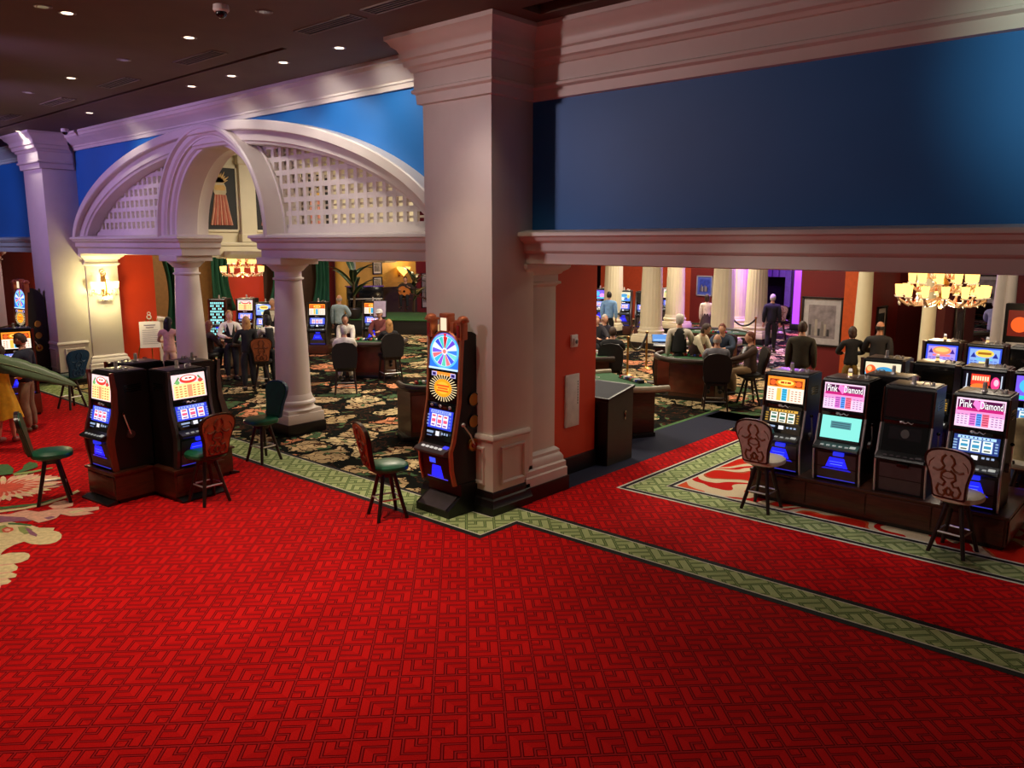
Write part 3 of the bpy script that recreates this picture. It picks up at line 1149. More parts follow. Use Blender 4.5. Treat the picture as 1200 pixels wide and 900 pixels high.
def make_slot(top, reel, rail='chrome', lever=True, belly='blue', candle='plain', wid=.56):
    """upright slot machine; local front is -Y, floor of the cabinet at z 0"""
    root = empty('slot_machine', (0, 0, 0))
    h = wid / 2
    c = MB()
    prof = FRONT + [(-.15, 1.385), (.28, 1.385), (.28, 0)]
    c.prism(prof, -h, h, BLACK)
    # top lip and vent slots on the sides
    c.span(-h + .02, h - .02, -.14, .27, 1.38, 1.40, BLACK, .006)
    for i in range(4):
        for s in (-1, 1):
            c.span(s * h - .003, s * h + .003, -.05, .18, 1.10 + i * .03, 1.115 + i * .03, GLOSS)
    c.build('cabinet', root, ang=25)
    # trim rails down both front edges
    rm = {'chrome': CHROME, 'wood': WOODR, 'grey': STEEL}[rail]
    for s in (-1, 1):
        r = MB()
        if rail == 'chrome':
            r.tube([(s * (h + .004), y - .012, z) for y, z in FRONT[0:5]] + [(s * (h + .004), y - .012, z) for y, z in FRONT[5:6]], .013, rm, 8)
            r.tube([(s * (h + .004), y - .008, z) for y, z in FRONT[5:8]], .009, M('rail_bronze', (110, 70, 60), .3, .8), 8)
        else:
            out = [(-.29, -.0), (-.33, .25), (-.345, .44), (-.315, .60), (-.25, .82), (-.235, .95), (-.225, 1.15), (-.235, 1.38), (-.24, 1.40)]
            inn = [(-.19, 1.40), (-.16, 1.15), (-.165, .95), (-.17, .82), (-.215, .60), (-.25, .44), (-.24, .25), (-.215, 0)]
            r.prism(out + inn, s * h - .012 if s > 0 else -h - .03, s * h + .03 if s > 0 else -h + .012, rm)
        r.build('side_rail', root)

    def pane(name, i0, i1, t0, t1, inset, fn, kind):
        (ya, za), (yb, zb) = FRONT[i0], FRONT[i1]
        p0 = Vector((0, ya + (yb - ya) * t0, za + (zb - za) * t0))
        p1 = Vector((0, ya + (yb - ya) * t1, za + (zb - za) * t1))
        v = p1 - p0
        mb = MB()
        n = Vector((1, 0, 0)).cross(v.normalized())
        ww = wid - 2 * inset
        o = p0 + Vector((-ww / 2, 0, 0)) + n * .012
        # bezel block behind the glass
        b = [p0 + Vector((-ww / 2 - .012, 0, 0)) - v.normalized() * .01, p0 + Vector((ww / 2 + .012, 0, 0)) - v.normalized() * .01,
             p1 + Vector((ww / 2 + .012, 0, 0)) + v.normalized() * .01, p1 + Vector((-ww / 2 - .012, 0, 0)) + v.normalized() * .01]
        f = [q + n * .0105 for q in b]
        mb.add(b + f, [(4, 5, 6, 7), (0, 1, 5, 4), (1, 2, 6, 5), (2, 3, 7, 6), (3, 0, 4, 7)], GLOSS)
        P = Panel(mb, o, (1, 0, 0), v, ww, v.length)
        fn(P, kind)
        ob = mb.build(name, root, smooth=False, fix=False)
        return ob
    pane('top_screen', 6, 7, .08, .94, .035, scr_top, top)
    pane('reel_screen', 4, 5, .04, .97, .04, scr_reel, reel)
    # logo strip between the two screens
    l = MB()
    l.span(-h + .03, h - .03, -.225, -.205, .895, .965, GLOSS, .004)
    l.tube([(-.06 + .02 * i, -.232, .932 + .012 * math.sin(i * 1.9)) for i in range(8)], [.006, .012, .010, .006, .008, .006, .005, .003], CHROME, 6)
    l.sphere((-.055, -.23, .935), (.022, .006, .016), CHROME, 2)
    l.build('logo_strip', root)
    # button deck
    d = MB()
    d.prism([(-.30, .44), (-.40, .455), (-.42, .475), (-.41, .50), (-.28, .555), (-.26, .44)], -h + .01, h - .01, BLACK)
    deck = d.build('button_deck', root)
    for i in range(5):
        bb = MB()
        bb.box((-.17 + i * .075, -.37, .5165), (.045, .028, .016), E((220, 220, 214), .35) if reel != 'off' else PEWTER, .005, rot=(R(22), 0, 0))
        bb.build('button', deck)
    bb = MB()
    bb.box((.20, -.355, .523), (.07, .045, .016), E((235, 235, 225), .5) if reel != 'off' else PEWTER, .006, rot=(R(22), 0, 0))
    bb.build('button', deck)
    # belly door with lit bill acceptor
    p = MB()
    for z0, z1, m in ((.03, .20, PEWTER), (.21, .40, PEWTER)):
        ya = -.275 - .025 * z0 / .2 if z0 < .2 else -.30
        yb = -.30 if z1 <= .2 else -.314
        o = Vector((-h + .045, ya - .006, z0))
        P = Panel(p, o, (1, 0, 0), Vector((0, yb - ya, z1 - z0)), wid - .09, z1 - z0)
        P.rect(0, 0, 1, 1, m)
        if belly == 'blue' and z0 > .2:
            P.poly([(.22, .0), (.80, .0), (.70, .72), (.32, .72)], E((24, 30, 250), 1.6))
            P.rects([(.34, .2, .66, .24), (.32, .4, .68, .43)], E((90, 110, 255), 1.6))
        elif belly == 'blue':
            P.poly([(.10, .86), (.90, .86), (.84, 1.0), (.2, 1.0)], E((30, 30, 200), 1.0))
            P.rect(0, .02, 1, .09, E((60, 60, 210), .8))
    p.build('belly_door', root, smooth=False, fix=False)
    ba = MB()
    ba.box((0.03, -.34, .405), (.13, .05, .055), E((40, 50, 240), .9) if belly == 'blue' else GLOSS, .012)
    ba.build('bill_slot', root)
    if lever:
        lv = MB()
        lv.cyl((h, -.02, .50), (h + .035, -.02, .50), .06, .055, STEEL, 20)
        lv.tube([(h + .03, -.02, .50), (h + .045, -.06, .62), (h + .05, -.11, .80)], .009, CHROME, 8)
        ar = lv.build('lever', root)
        k = MB()
        k.sphere((h + .05, -.115, .82), .024, GLOSS, 2)
        k.build('knob', ar)
    # candle light and fixings on the roof
    ca = MB()
    ca.cyl((-.02, .02, 1.40), (-.02, .02, 1.42), .035, .03, CHROME, 16)
    ca.cyl((-.02, .02, 1.42), (-.02, .02, 1.46), .024, .024, E((255, 200, 130), 1.5) if candle == 'lit' else M('candle_clear', (210, 205, 200), .15), 16)
    ca.cyl((-.02, .02, 1.46), (-.02, .02, 1.48), .024, .024, CHROME, 16)
    ca.cyl((-.02, .02, 1.48), (-.02, .02, 1.515), .024, .02, E((255, 236, 220), .7) if candle == 'lit' else M('candle_clear', (210, 205, 200), .15), 16)
    ca.build('candle', root)
    root.scale = (1, 1, SLZ)
    kk = MB()
    kk.tube([(.08, .0, 1.40), (.10, .03, 1.44), (.15, .04, 1.44), (.17, .02, 1.40)], .008, CHROME, 6)
    kk.cyl((.19, .05, 1.40), (.19, .05, 1.44), .018, .015, CHROME, 12)
    kk.build('roof_bracket', root)
    return root


def slot(top, reel, loc, rz, label, group, **kw):
    o = make_slot(top, reel, **kw)
    o.location = loc
    o.rotation_euler = (0, 0, rz)
    return tag(o, label, 'slot machine', group)


G1 = 'slot machines in the bank on the right'
BZ = .424
RY = 10.30
for i, (x, t, r, lab, kw) in enumerate((
        (-4.19, 'orange', 'gold', 'slot machine with the orange pay table, nearest the left end of the low wooden bank', dict()),
        (-3.44, 'pink', 'cyan', 'slot machine with a plain turquoise lower screen under a pink pay table', dict(candle='lit')),
        (-2.69, 'darkred', 'off', 'switched-off slot machine with dark screens in the wooden bank', dict(belly='off')),
        (-1.94, 'pink', 'ice', 'slot machine with pink pay table and three lit reels behind the tan-backed stool', dict()))):
    slot(t, r, (x, RY, BZ), 0, lab, G1, **kw)


def bank_base(name, x0, x1, y0, y1, lab, grp=None, n=4):
    root = empty(name, ((x0 + x1) / 2, (y0 + y1) / 2, 0), 0, lab, 'platform', grp)
    lx, ly = (x1 - x0) / 2, (y1 - y0) / 2
    b = MB()
    b.span(-lx + .05, lx - .05, -ly + .06, ly - .06, 0, .07, BASEB)
    b.span(-lx + .015, lx - .015, -ly + .02, ly - .02, .07, .385, WOOD)
    for i in range(n):
        a = -lx + .03 + (2 * lx - .06) * i / n
        c = -lx + .03 + (2 * lx - .06) * (i + 1) / n
        b.span(a + .01, c - .01, -ly + .005, -ly + .03, .09, .37, WOOD, .006)
    for s in (-1, 1):
        b.span(s * lx - .012, s * lx + .0, -ly + .05, ly - .05, .09, .37, WOODR, .004)
    b.build('cabinet', root)
    t = MB()
    t.span(-lx, lx, -ly, ly, .385, .42, WOOD, .012)
    t.build('top', root)
    return root


bank_base('wooden_platform', -4.55, -1.52, 9.93, 11.30, 'long low dark wooden base under the four slot machines on the red swirled carpet')

# machines behind, each with its own screens
G2 = 'slot machines in the rows behind the bank'
for x, yy, t, lab in ((-3.66, 12.28, 'comic', 'slot machine with the bright cartoon-like top screen behind the dark machine'),
                     (-2.98, 12.28, 'off', 'dark screened slot machine in the second row, beside the cartoon-like screen'),
                     (-2.36, 12.28, 'red', 'slot machine with a red lettered top screen in the second row'),
                     (-1.73, 12.28, 'violet', 'slot machine with a violet screen at the end of the second row'),
                     (-3.58, 15.15, 'blue', 'slot machine with blue screen and orange badge in the third row'),
                     (-2.93, 15.15, 'gold', 'slot machine with blue screen and yellow badge in the third row'),
                     (-2.30, 15.15, 'darklogo', 'unlit slot machine at the end of the third row')):
    slot(t, 'ice' if t in ('red', 'violet') else 'gold', (x, yy + .2, BZ), 0, lab, G2, lever=False, rail='grey', candle='lit' if t in ('off', 'blue', 'gold') else 'plain', wid=.56)
bank_base('wooden_platform', -4.10, -1.30, 12.08, 12.90, 'dark wooden base carrying the second row of slot machines', None, 4)
bank_base('wooden_platform', -4.0, -1.9, 14.95, 15.75, 'dark wooden base carrying the third row of slot machines', None, 4)
# one machine of the far side of the bank shows its back between the second and third
slot('off', 'off', (-3.15, 10.98, BZ), PI, 'slot machine turned away, its black back showing between the turquoise and dark machines', G1, lever=False)

# ------------------------------------------------------------------ island of four machines (pinwheel)
IA = R(5.5)
IC = Vector((-11.04, 4.98, 0))


def isl(u, v):
    """island frame: u along the machine fronts' line, v towards the hall"""
    e1 = Vector((-math.sin(IA), math.cos(IA), 0))
    e2 = Vector((math.cos(IA), math.sin(IA), 0))
    return IC + e1 * u + e2 * v


def island():
    root = empty('wooden_platform', IC, IA, 'dark wooden pinwheel base under the island of slot machines', 'platform')
    b, t = MB(), MB()
    # footprint in local x (=v) / y (=u)
    for k in range(4):
        b.T = Matrix.Rotation(k * PI / 2, 4, 'Z')
        t.T = b.T
        b.prism([(0, -.36), (.88, -.36), (.88, .36), (0, .36)], .06, .40, WOOD, 'Z')
        b.prism([(0, -.33), (.83, -.33), (.83, .33), (0, .33)], 0, .06, BASEB, 'Z')
        # flared foot rest in front
        b.prism([(.86, .05), (.90, .05), (1.0, .02), (1.0, 0), (.86, 0)][::-1], -.34, .34, BLACK, 'Y')
        b.box((.883, 0, .24), (.012, .66, .24), WOOD, .005)
        t.prism([(0, -.38), (.91, -.38), (.91, .38), (0, .38)], .40, .43, WOOD, 'Z')
    b.build('cabinet', root)
    t.build('top', root)
    return root


island()
G3 = 'slot machines of the island'
# machine fronts: local -Y must look along the given direction
for k, (t, r, rl, lab) in enumerate((('fruit', 'blue', 'grey', 'slot machine facing the hall with red and yellow pay table above blue reels'),
                                     ('violet', 'blue', 'grey', 'slot machine turned to the column, only its grey edge showing behind the island'),
                                     ('fruit', 'blue', 'wood', 'slot machine on the hidden far side of the island'),
                                     ('fruit', 'blue', 'wood', 'slot machine facing the lone green stool, its red wooden edge towards us'))):
    a = IA + k * PI / 2
    out = Vector((math.cos(a), math.sin(a), 0))
    pos = IC + out * .572 + Vector((0, 0, .432))
    slot(t, r, pos, a + PI / 2, lab, G3, rail=rl, lever=(k in (0, 3)))


# ------------------------------------------------------------------ tall wheel machine
def make_wheel():
    root = empty('wheel_slot_machine', (0, 0, 0))
    w = .29
    b = MB()
    # foot with sloped step
    b.prism([(-.34, 0), (-.34, .10), (-.12, .24), (-.12, .40), (.36, .40), (.36, 0)], -w - .02, w + .02, BLACK)
    b.prism([(-.345, .095), (-.13, .232), (-.13, .245), (-.35, .11)], -w + .03, w - .03, PEWTER)
    b.build('foot', root)
    c = MB()
    pr = [(-.22, .40), (-.26, .62), (-.27, .86), (-.215, .93), (-.135, 1.34), (-.115, 1.42), (-.09, 1.86), (-.065, 2.24)]
    side = pr + [(-.03, 2.30)]
    for i in range(9):
        t = PI / 2 * i / 8
        side.append((.04 + .30 * math.sin(t), 1.92 + .40 * math.cos(t)))
    side += [(.34, .40)]
    c.prism(side, -w, w, BLACK)
    c.build('cabinet', root, ang=30)
    sp = MB()
    for z in (1.46, 1.18):
        sp = MB()
        sp.cyl((w, .12, z), (w + .012, .12, z), .085, .085, BRASS, 24)
        sp.ring((w + .012, .12, z), .085, .008, GLOSS, 24, 6, 'X')
        sp.build('speaker', root)
    # copper side rails
    for s in (-1, 1):
        r = MB()
        out = [(-.24, .40), (-.29, .60), (-.305, .84), (-.255, .95), (-.17, 1.34), (-.15, 1.45), (-.12, 1.90), (-.09, 2.26)]
        inn = [(y_ + .055, z_) for y_, z_ in out[::-1]]
        r.prism(out + inn, s * w - .012, s * w + .018, COPPER)
        r.build('side_rail', root)

    def on(name, a, bq, ins, fn, off=.014):
        p0, p1 = Vector((0, a[0], a[1])), Vector((0, bq[0], bq[1]))
        v = p1 - p0
        mb = MB()
        n = Vector((1, 0, 0)).cross(v.normalized())
        ww = 2 * w - 2 * ins
        P = Panel(mb, p0 + Vector((-ww / 2, 0, 0)) + n * off, (1, 0, 0), v, ww, v.length)
        fn(P)
        return mb.build(name, root, smooth=False, fix=False)

    def wheel(P):
        pts = [(0, 0), (1, 0)]
        for i in range(21):
            t = PI * i / 20
            pts.append((.5 + .5 * math.cos(t), .52 + .48 * math.sin(t)))
        P.poly(pts, E((40, 120, 235), 1.2))
        P.disc(.5, .54, .47, .44, E((220, 90, 150), 1.3), 36, R(40), R(140))
        P.disc(.5, .5, .495, .46, E((90, 190, 245), 1.3), 40)
        P.disc(.5, .5, .43, .41, E((205, 225, 252), 1.4), 40)
        cols = [(200, 30, 40), (70, 200, 190), (60, 80, 225), (230, 240, 250), (120, 90, 230), (240, 110, 120), (60, 190, 230), (150, 80, 220), (90, 210, 180), (235, 120, 130), (70, 90, 230), (120, 220, 210), (60, 130, 235), (230, 240, 250), (110, 70, 215), (80, 200, 220)]
        n = len(cols)
        for i, c in enumerate(cols):
            a0 = PI / 2 - PI / n + 2 * PI * i / n
            a1 = a0 + 2 * PI / n * .86
            P.k = 6
            P.poly([(.52 + .09 * math.cos(a0), .5 + .085 * math.sin(a0)), (.52 + .42 * math.cos(a0), .5 + .395 * math.sin(a0)), (.52 + .42 * math.cos((a0 + a1) / 2), .5 + .40 * math.sin((a0 + a1) / 2)),
                    (.52 + .42 * math.cos(a1), .5 + .395 * math.sin(a1)), (.52 + .09 * math.cos(a1), .5 + .085 * math.sin(a1))], E(c, 1.25))
        P.disc(.52, .5, .10, .095, E((240, 225, 235), 1.3))
        P.disc(.52, .5, .06, .055, E((236, 130, 120), 1.2))
        P.poly([(.47, .99), (.57, .99), (.53, .80)], E((220, 30, 40), 1.4))
        P.rect(0, 0, 1, .05, E((190, 220, 255), 1.4))

    def sun(P):
        P.rect(0, 0, 1, 1, GLOSS)
        P.rect(.12, .86, .88, .97, E((250, 150, 50), 1.2))
        P.rects([(.08, .82, .26, .96), (.74, .82, .92, .96)], E((200, 190, 250), 1.1))
        P.rects([(.11, .84, .23, .93), (.77, .84, .89, .93)], E((40, 20, 110)))
        for i in range(30):
            t = 2 * PI * i / 30
            P.k = 6
            d = .035
            x0, y0 = .5 + .27 * math.cos(t - d), .46 + .27 * math.sin(t - d)
            x1, y1 = .5 + .27 * math.cos(t + d), .46 + .27 * math.sin(t + d)
            P.poly([(x0, y0), (x1, y1), (.5 + .49 * math.cos(t + d * .7), .46 + .44 * math.sin(t + d * .7)), (.5 + .49 * math.cos(t - d * .7), .46 + .44 * math.sin(t - d * .7))], E((255, 225, 170), 1.3))
        P.disc(.5, .46, .31, .29, E((252, 150, 20), 1.4), 28)
        P.disc(.5, .46, .22, .20, E((255, 176, 50), 1.4), 24)
        P.rects([(.28, .50, .72, .56), (.32, .42, .68, .47), (.30, .34, .70, .39)], E((230, 90, 20), 1.2))

    def reels(P):
        scr_reel(P, 'blue')
        P.rects([(.02, .02, .98, .10)], E((40, 40, 130), .8))
    on('wheel_screen', (-.092, 1.83), (-.062, 2.29), .02, wheel)
    on('sun_screen', (-.115, 1.42), (-.093, 1.81), .025, sun)
    on('reel_screen', (-.205, .955), (-.145, 1.3), .05, lambda P: P.rect(0, 0, 1, 1, GLOSS))
    return root


def make_wheel2():
    root = make_wheel()
    # rebuild lower screen and deck at their true slopes
    w = .29
    for ch in list(root.children):
        if ch.name.startswith('reel_screen'):
            bpy.data.objects.remove(ch)
    mb = MB()
    p0, p1 = Vector((0, -.212, .945)), Vector((0, -.138, 1.325))
    v = p1 - p0
    n = Vector((1, 0, 0)).cross(v.normalized())
    P = Panel(mb, p0 + Vector((-.235, 0, 0)) + n * .014, (1, 0, 0), v, .47, v.length)
    scr_reel(P, 'blue')
    mb.build('reel_screen', root, smooth=False, fix=False)
    d = MB()
    d.prism([(-.27, .77), (-.38, .80), (-.39, .83), (-.37, .85), (-.20, .905), (-.20, .77)], -w + .01, w - .01, PEWTER)
    deck = d.build('button_deck', root)
    for i in range(5):
        q = MB()
        q.box((-.17 + i * .08, -.32, .872), (.05, .032, .016), E((250, 240, 230), .7), .005, rot=(R(18), 0, 0))
        q.build('button', deck)
    q = MB()
    q.box((.20, -.27, .888), (.08, .05, .016), E((60, 60, 250), 1.2), .005, rot=(R(18), 0, 0))
    q.build('button', deck)
    bl = MB()
    P = Panel(bl, Vector((-.24, -.250, .45)), (1, 0, 0), (0, -.03, .30), .48, .30)
    P.rect(0, 0, 1, 1, BLACK)
    P.poly([(.30, .10), (.78, .10), (.70, .62), (.38, .62)], E((24, 30, 250), 1.6))
    P.rect(.28, .70, .52, .92, E((50, 80, 240), 1.2))
    P.rect(.15, .04, .95, .09, E((60, 60, 220), 1.0))
    bl.build('belly_door', root, smooth=False, fix=False)
    lb = MB()
    lb.span(-w + .03, w - .03, -.155, -.12, 1.335, 1.41, GLOSS, .006)
    for x in (-.18, -.02, .16):
        lb.sphere((x, -.16, 1.372), (.03, .008, .02), CHROME, 2)
    lb.build('logo_strip', root)
    lv = MB()
    lv.cyl((w, .10, .88), (w + .03, .10, .88), .085, .08, BRASS, 24)
    lv.cyl((w + .03, .10, .88), (w + .05, .10, .88), .04, .035, M('lever_red', (150, 30, 20), .35), 16)
    lv.tube([(w + .04, .10, .88), (w + .055, .02, 1.02), (w + .06, -.10, 1.16)], .010, CHROME, 8)
    a = lv.build('lever', root)
    k = MB()
    k.sphere((w + .06, -.11, 1.175), .028, CHROME, 2)
    k.build('knob', a)
    # roof ornament: skyline of copper blocks and a lit sign box
    for i, (x, z0, z1, ww, nm) in enumerate(((-.27, 2.22, 2.44, .09, 'copper_finial'), (.28, 2.22, 2.44, .09, 'copper_finial'))):
        q = MB()
        q.box((x, -.05, (z0 + z1) / 2), (ww, .12, z1 - z0), COPPER, .02, rot=(0, 0, 0))
        q.box((x, -.055, z1 + .012), (ww + .03, .15, .035), COPPER, .012)
        q.box((x, -.115, (z0 + z1) / 2), (ww * .5, .02, (z1 - z0) * .7), M('finial_red', (150, 40, 36), .3), .008)
        q.sphere((x + .02 * (1 if x > 0 else -1), -.05, z1 + .03), (.07, .07, .05), COPPER, 2)
        q.build(nm, root)
    q = MB()
    q.box((.0, -.04, 2.40), (.17, .12, .20), COPPER, .02)
    q.box((.0, -.04, 2.51), (.15, .14, .05), COPPER, .02)
    q.box((.0, -.098, 2.40), (.11, .012, .16), E((255, 226, 190), 1.1), .01)
    q.box((.12, -.03, 2.36), (.07, .10, .14), COPPER, .015)
    q.box((-.11, -.03, 2.34), (.06, .10, .10), E((255, 210, 150), .6), .015)
    q.build('sign_box', root)
    ar = MB()
    ar.ring((0, -.075, 2.03), .285, .016, COPPER, 24, 8, 'Y', 0, PI)
    ar.build('arch_rim', root)
    return root


wh = make_wheel2()
wh.location = (-7.24, 6.98, 0)
wh.rotation_euler = (0, 0, R(-2))
tag(wh, 'tall slot machine with a lit prize wheel standing against the broad white pillar', 'slot machine')
wh2 = copy_tree(wh)
wh2.location = (-21.75, 6.75, 0)
wh2.rotation_euler = (0, 0, R(6))
tag(wh2, 'wheel slot machine seen edge-on against the far pillar', 'slot machine')


# ------------------------------------------------------------------ casino stools
def make_stool(seat_m, back_m, frame_m, carve_m, legs_m):
    """swivel stool; sitter looks along +Y, so the back is at -Y"""
    root = empty('casino_stool', (0, 0, 0))
    s = MB()
    b = bmesh.new()
    bmesh.ops.create_uvsphere(b, u_segments=28, v_segments=14, radius=1)
    for v in b.verts:
        x, y, z = v.co
        k = (abs(x) ** 2.6 + abs(y) ** 2.6) ** (1 / 2.6)
        rr = math.sqrt(x * x + y * y)
        f = rr / k if k > 1e-6 else 1
        zz = z
        v.co = Vector((x * f * .25, y * f * .25 + .02, .65 + (.07 if zz > 0 else .055) * math.copysign(abs(zz) ** .6, zz)))
    s.bm(b, seat_m)
    s.build('seat', root)
    # back: rounded shield, wider at the top, slightly raked
    def outline(gx, gz):
        half = [(0, .665), (.10, .665), (.155, .668), (.172, .685), (.178, .76), (.190, .86), (.214, .95), (.240, 1.02), (.252, 1.08), (.248, 1.13), (.228, 1.175), (.185, 1.21), (.12, 1.233), (.05, 1.242), (0, 1.243)]
        pts = half + [(-x, z) for x, z in half[-2:0:-1]]
        return [(x * gx, .945 + (z - .945) * gz) for x, z in pts]

    def rake(z):
        return -.21 - .12 * max(0, (z - .62)) / .6

    def slab(g, y0, y1, m):
        mb = MB()
        o = outline(*g)
        n = len(o)
        vs = [(x, rake(z) + y0, z) for x, z in o] + [(x, rake(z) + y1, z) for x, z in o]
        fs = [(i, (i + 1) % n, n + (i + 1) % n, n + i) for i in range(n)] + [tuple(reversed(range(n))), tuple(range(n, 2 * n))]
        mb.add(vs, fs, m)
        return mb
    bk = slab((1, 1), -.028, .016, frame_m).build('backrest', root)
    slab((.90, .93), -.034, -.02, back_m).build('back_panel', bk)
    pd = slab((.92, .94), .014, .03, seat_m)
    pd.build('back_pad', bk)
    # carved scrolls on the outer face
    cv = MB()
    yy = -.036

    def cur(pts, r=.0135):
        cv.tube([(x * 1.12, rake(.945 + (z - .915) * 1.2) + yy, .945 + (z - .915) * 1.2) for x, z in pts], r, carve_m, 6)
    for sg in (-1, 1):
        cur([(sg * .02, 1.11), (sg * .05, 1.08), (sg * .06, 1.04), (sg * .035, 1.0), (sg * .06, .965), (sg * .10, .95), (sg * .14, .965)])
        cur([(sg * .02, .965), (sg * .06, .93), (sg * .065, .88), (sg * .03, .85), (sg * .05, .81), (sg * .09, .82), (sg * .11, .77), (sg * .09, .72), (sg * .05, .71), (sg * .03, .74), (sg * .045, .77)])
        cur([(sg * .13, 1.06), (sg * .17, 1.02), (sg * .18, .97)], .005)
        cur([(0, .80), (sg * .025, .775), (sg * .02, .74), (0, .725)])
    cur([(-.055, .90), (0, .885), (.055, .90)], .007)
    cur([(-.06, .94), (0, .955), (.06, .94)], .007)
    cv.build('carving', bk)
    f = MB()
    f.cyl((0, 0, .59), (0, 0, .63), .17, .20, legs_m, 24)
    f.cyl((0, 0, .53), (0, 0, .59), .10, .12, legs_m, 20)
    for sx in (-.1, .1):
        f.tube([(sx, -.06, .61), (sx, -.19, .63), (sx, -.215, .72)], .014, legs_m, 8)
    f.build('swivel_frame', root)
    for k in range(4):
        a = PI / 4 + k * PI / 2
        g = MB()
        g.tube([(.10 * math.cos(a), .10 * math.sin(a), .58), (.17 * math.cos(a), .17 * math.sin(a), .32), (.265 * math.cos(a), .265 * math.sin(a), 0.0)], [.026, .025, .022], legs_m, 10)
        g.build('leg', root)
    r = MB()
    q = .142
    r.tube([(-q, -q, .25), (q, -q, .25), (q, q, .25), (-q, q, .25), (-q, -q, .25)], .012, CHROME, 8)
    r.build('foot_ring', root)
    return root


LEGM = M('stool_leg', (40, 22, 18), .35, var=.2)
FRM = M('stool_frame', (46, 22, 16), .3, var=.2)
st_g = make_stool(GRNL, WOODL, FRM, CARVE, LEGM)
st_b = make_stool(GRNL, BLUL, BLUL, BLUL, LEGM)
st_c = make_stool(CRML, WOODT, FRM, M('brown_scroll', (128, 66, 30), .5, var=.15), LEGM)
used = set()


def stool(proto, p, face, label, group=None):
    """face: a point the sitter looks at"""
    d = Vector((face[0] - p[0], face[1] - p[1], 0))
    rz = math.atan2(-d.x, d.y)
    o = place(proto, proto.name in used, (p[0], p[1], 0), rz, label, group, 'stool')
    used.add(proto.name)
    return o


GS = 'casino stools'
A_ = isl(-1.3, -.05)
stool(st_g, (-11.40, 3.66), isl(-.7, -.2), 'lone green-seated stool standing on the woven flowers', GS)
stool(st_g, (-9.85, 5.02), isl(-.02, -.2), 'green-seated stool with carved brown back before the island, nearest the middle of the hall', GS)
stool(st_g, (-7.62, 6.22), (-7.35, 7.0), 'green-seated stool in front of the tall prize-wheel machine', GS)
stool(st_b, (-11.12, 6.62), isl(.3, .1), 'blue-backed stool beside the base of the stout column', GS)
stool(st_c, (-4.22, 9.62), (-4.19, 10.5), 'cream-seated stool before the orange slot machine', GS)
stool(st_c, (-1.98, 9.62), (-1.86, 10.4), 'cream-seated stool before the last pink slot machine of the bank', GS)
p = fl(85, 478)
stool(st_b, (p.x, p.y), fl(20, 470), 'blue-backed stool behind the green banana leaf', GS)
# ------------------------------------------------------------------ people
SKIN = {'fair': M('skin_fair', (214, 160, 132), .55, var=.05), 'tan': M('skin_tan', (176, 120, 92), .55, var=.05), 'dark': M('skin_dark', (104, 66, 48), .55, var=.05)}
HAIRC = {'brown': M('hair_brown', (58, 36, 24), .6, var=.3, scale=40), 'dark': M('hair_dark', (24, 18, 16), .55, var=.3, scale=40), 'blond': M('hair_blond', (176, 128, 72), .6, var=.25, scale=40),
         'grey': M('hair_grey', (176, 170, 164), .7, var=.2, scale=40), 'red': M('hair_auburn', (104, 44, 26), .6, var=.25, scale=40)}
EYE = M('eye_dark', (26, 18, 16), .2)
LIP = M('lips', (150, 70, 66), .5)


def cloth(c):
    return M('cloth_%d_%d_%d' % c, c, .85, var=.14, scale=14, bump=.15)


def skin_mesh(verts, edges, root=0, sub=1):
    """grow one smooth surface round a skeleton: verts = [(co, radius)]"""
    me = bpy.data.meshes.new('figure')
    me.from_pydata([tuple(v[0]) for v in verts], edges, [])
    ob = bpy.data.objects.new('figure', me)
    COL.objects.link(ob)
    sk = ob.modifiers.new('skin', 'SKIN')
    sk.use_smooth_shade = True
    sk.branch_smoothing = .6
    ss = ob.modifiers.new('sub', 'SUBSURF')
    ss.levels = ss.render_levels = sub
    for i, d in enumerate(me.skin_vertices[0].data):
        r = verts[i][1]
        d.radius = r if isinstance(r, tuple) else (r, r)
        d.use_root = (i == root)
    dg = bpy.context.evaluated_depsgraph_get()
    ev = ob.evaluated_get(dg)
    m2 = ev.to_mesh()
    vs = [v.co[:] for v in m2.vertices]
    fs = [tuple(p.vertices) for p in m2.polygons]
    ev.to_mesh_clear()
    bpy.data.objects.remove(ob)
    bpy.data.meshes.remove(me)
    return vs, fs


class Skel:
    def __init__(s):
        s.v, s.e, s.n = [], [], {}

    def add(s, name, co, r, parent=None):
        s.v.append((Vector(co), r))
        s.n[name] = len(s.v) - 1
        if parent:
            s.e.append((s.n[parent], s.n[name]))

    def co(s, n):
        return s.v[s.n[n]][0]


def ik(a, t, l1, l2, hint):
    d = t - a
    L = min(d.length, (l1 + l2) * .995)
    d = d.normalized()
    t = a + d * L
    x = (l1 * l1 - l2 * l2 + L * L) / (2 * L)
    hgt = math.sqrt(max(0, l1 * l1 - x * x))
    h = Vector(hint)
    h = (h - d * h.dot(d)).normalized()
    return a + d * x + h * hgt, t


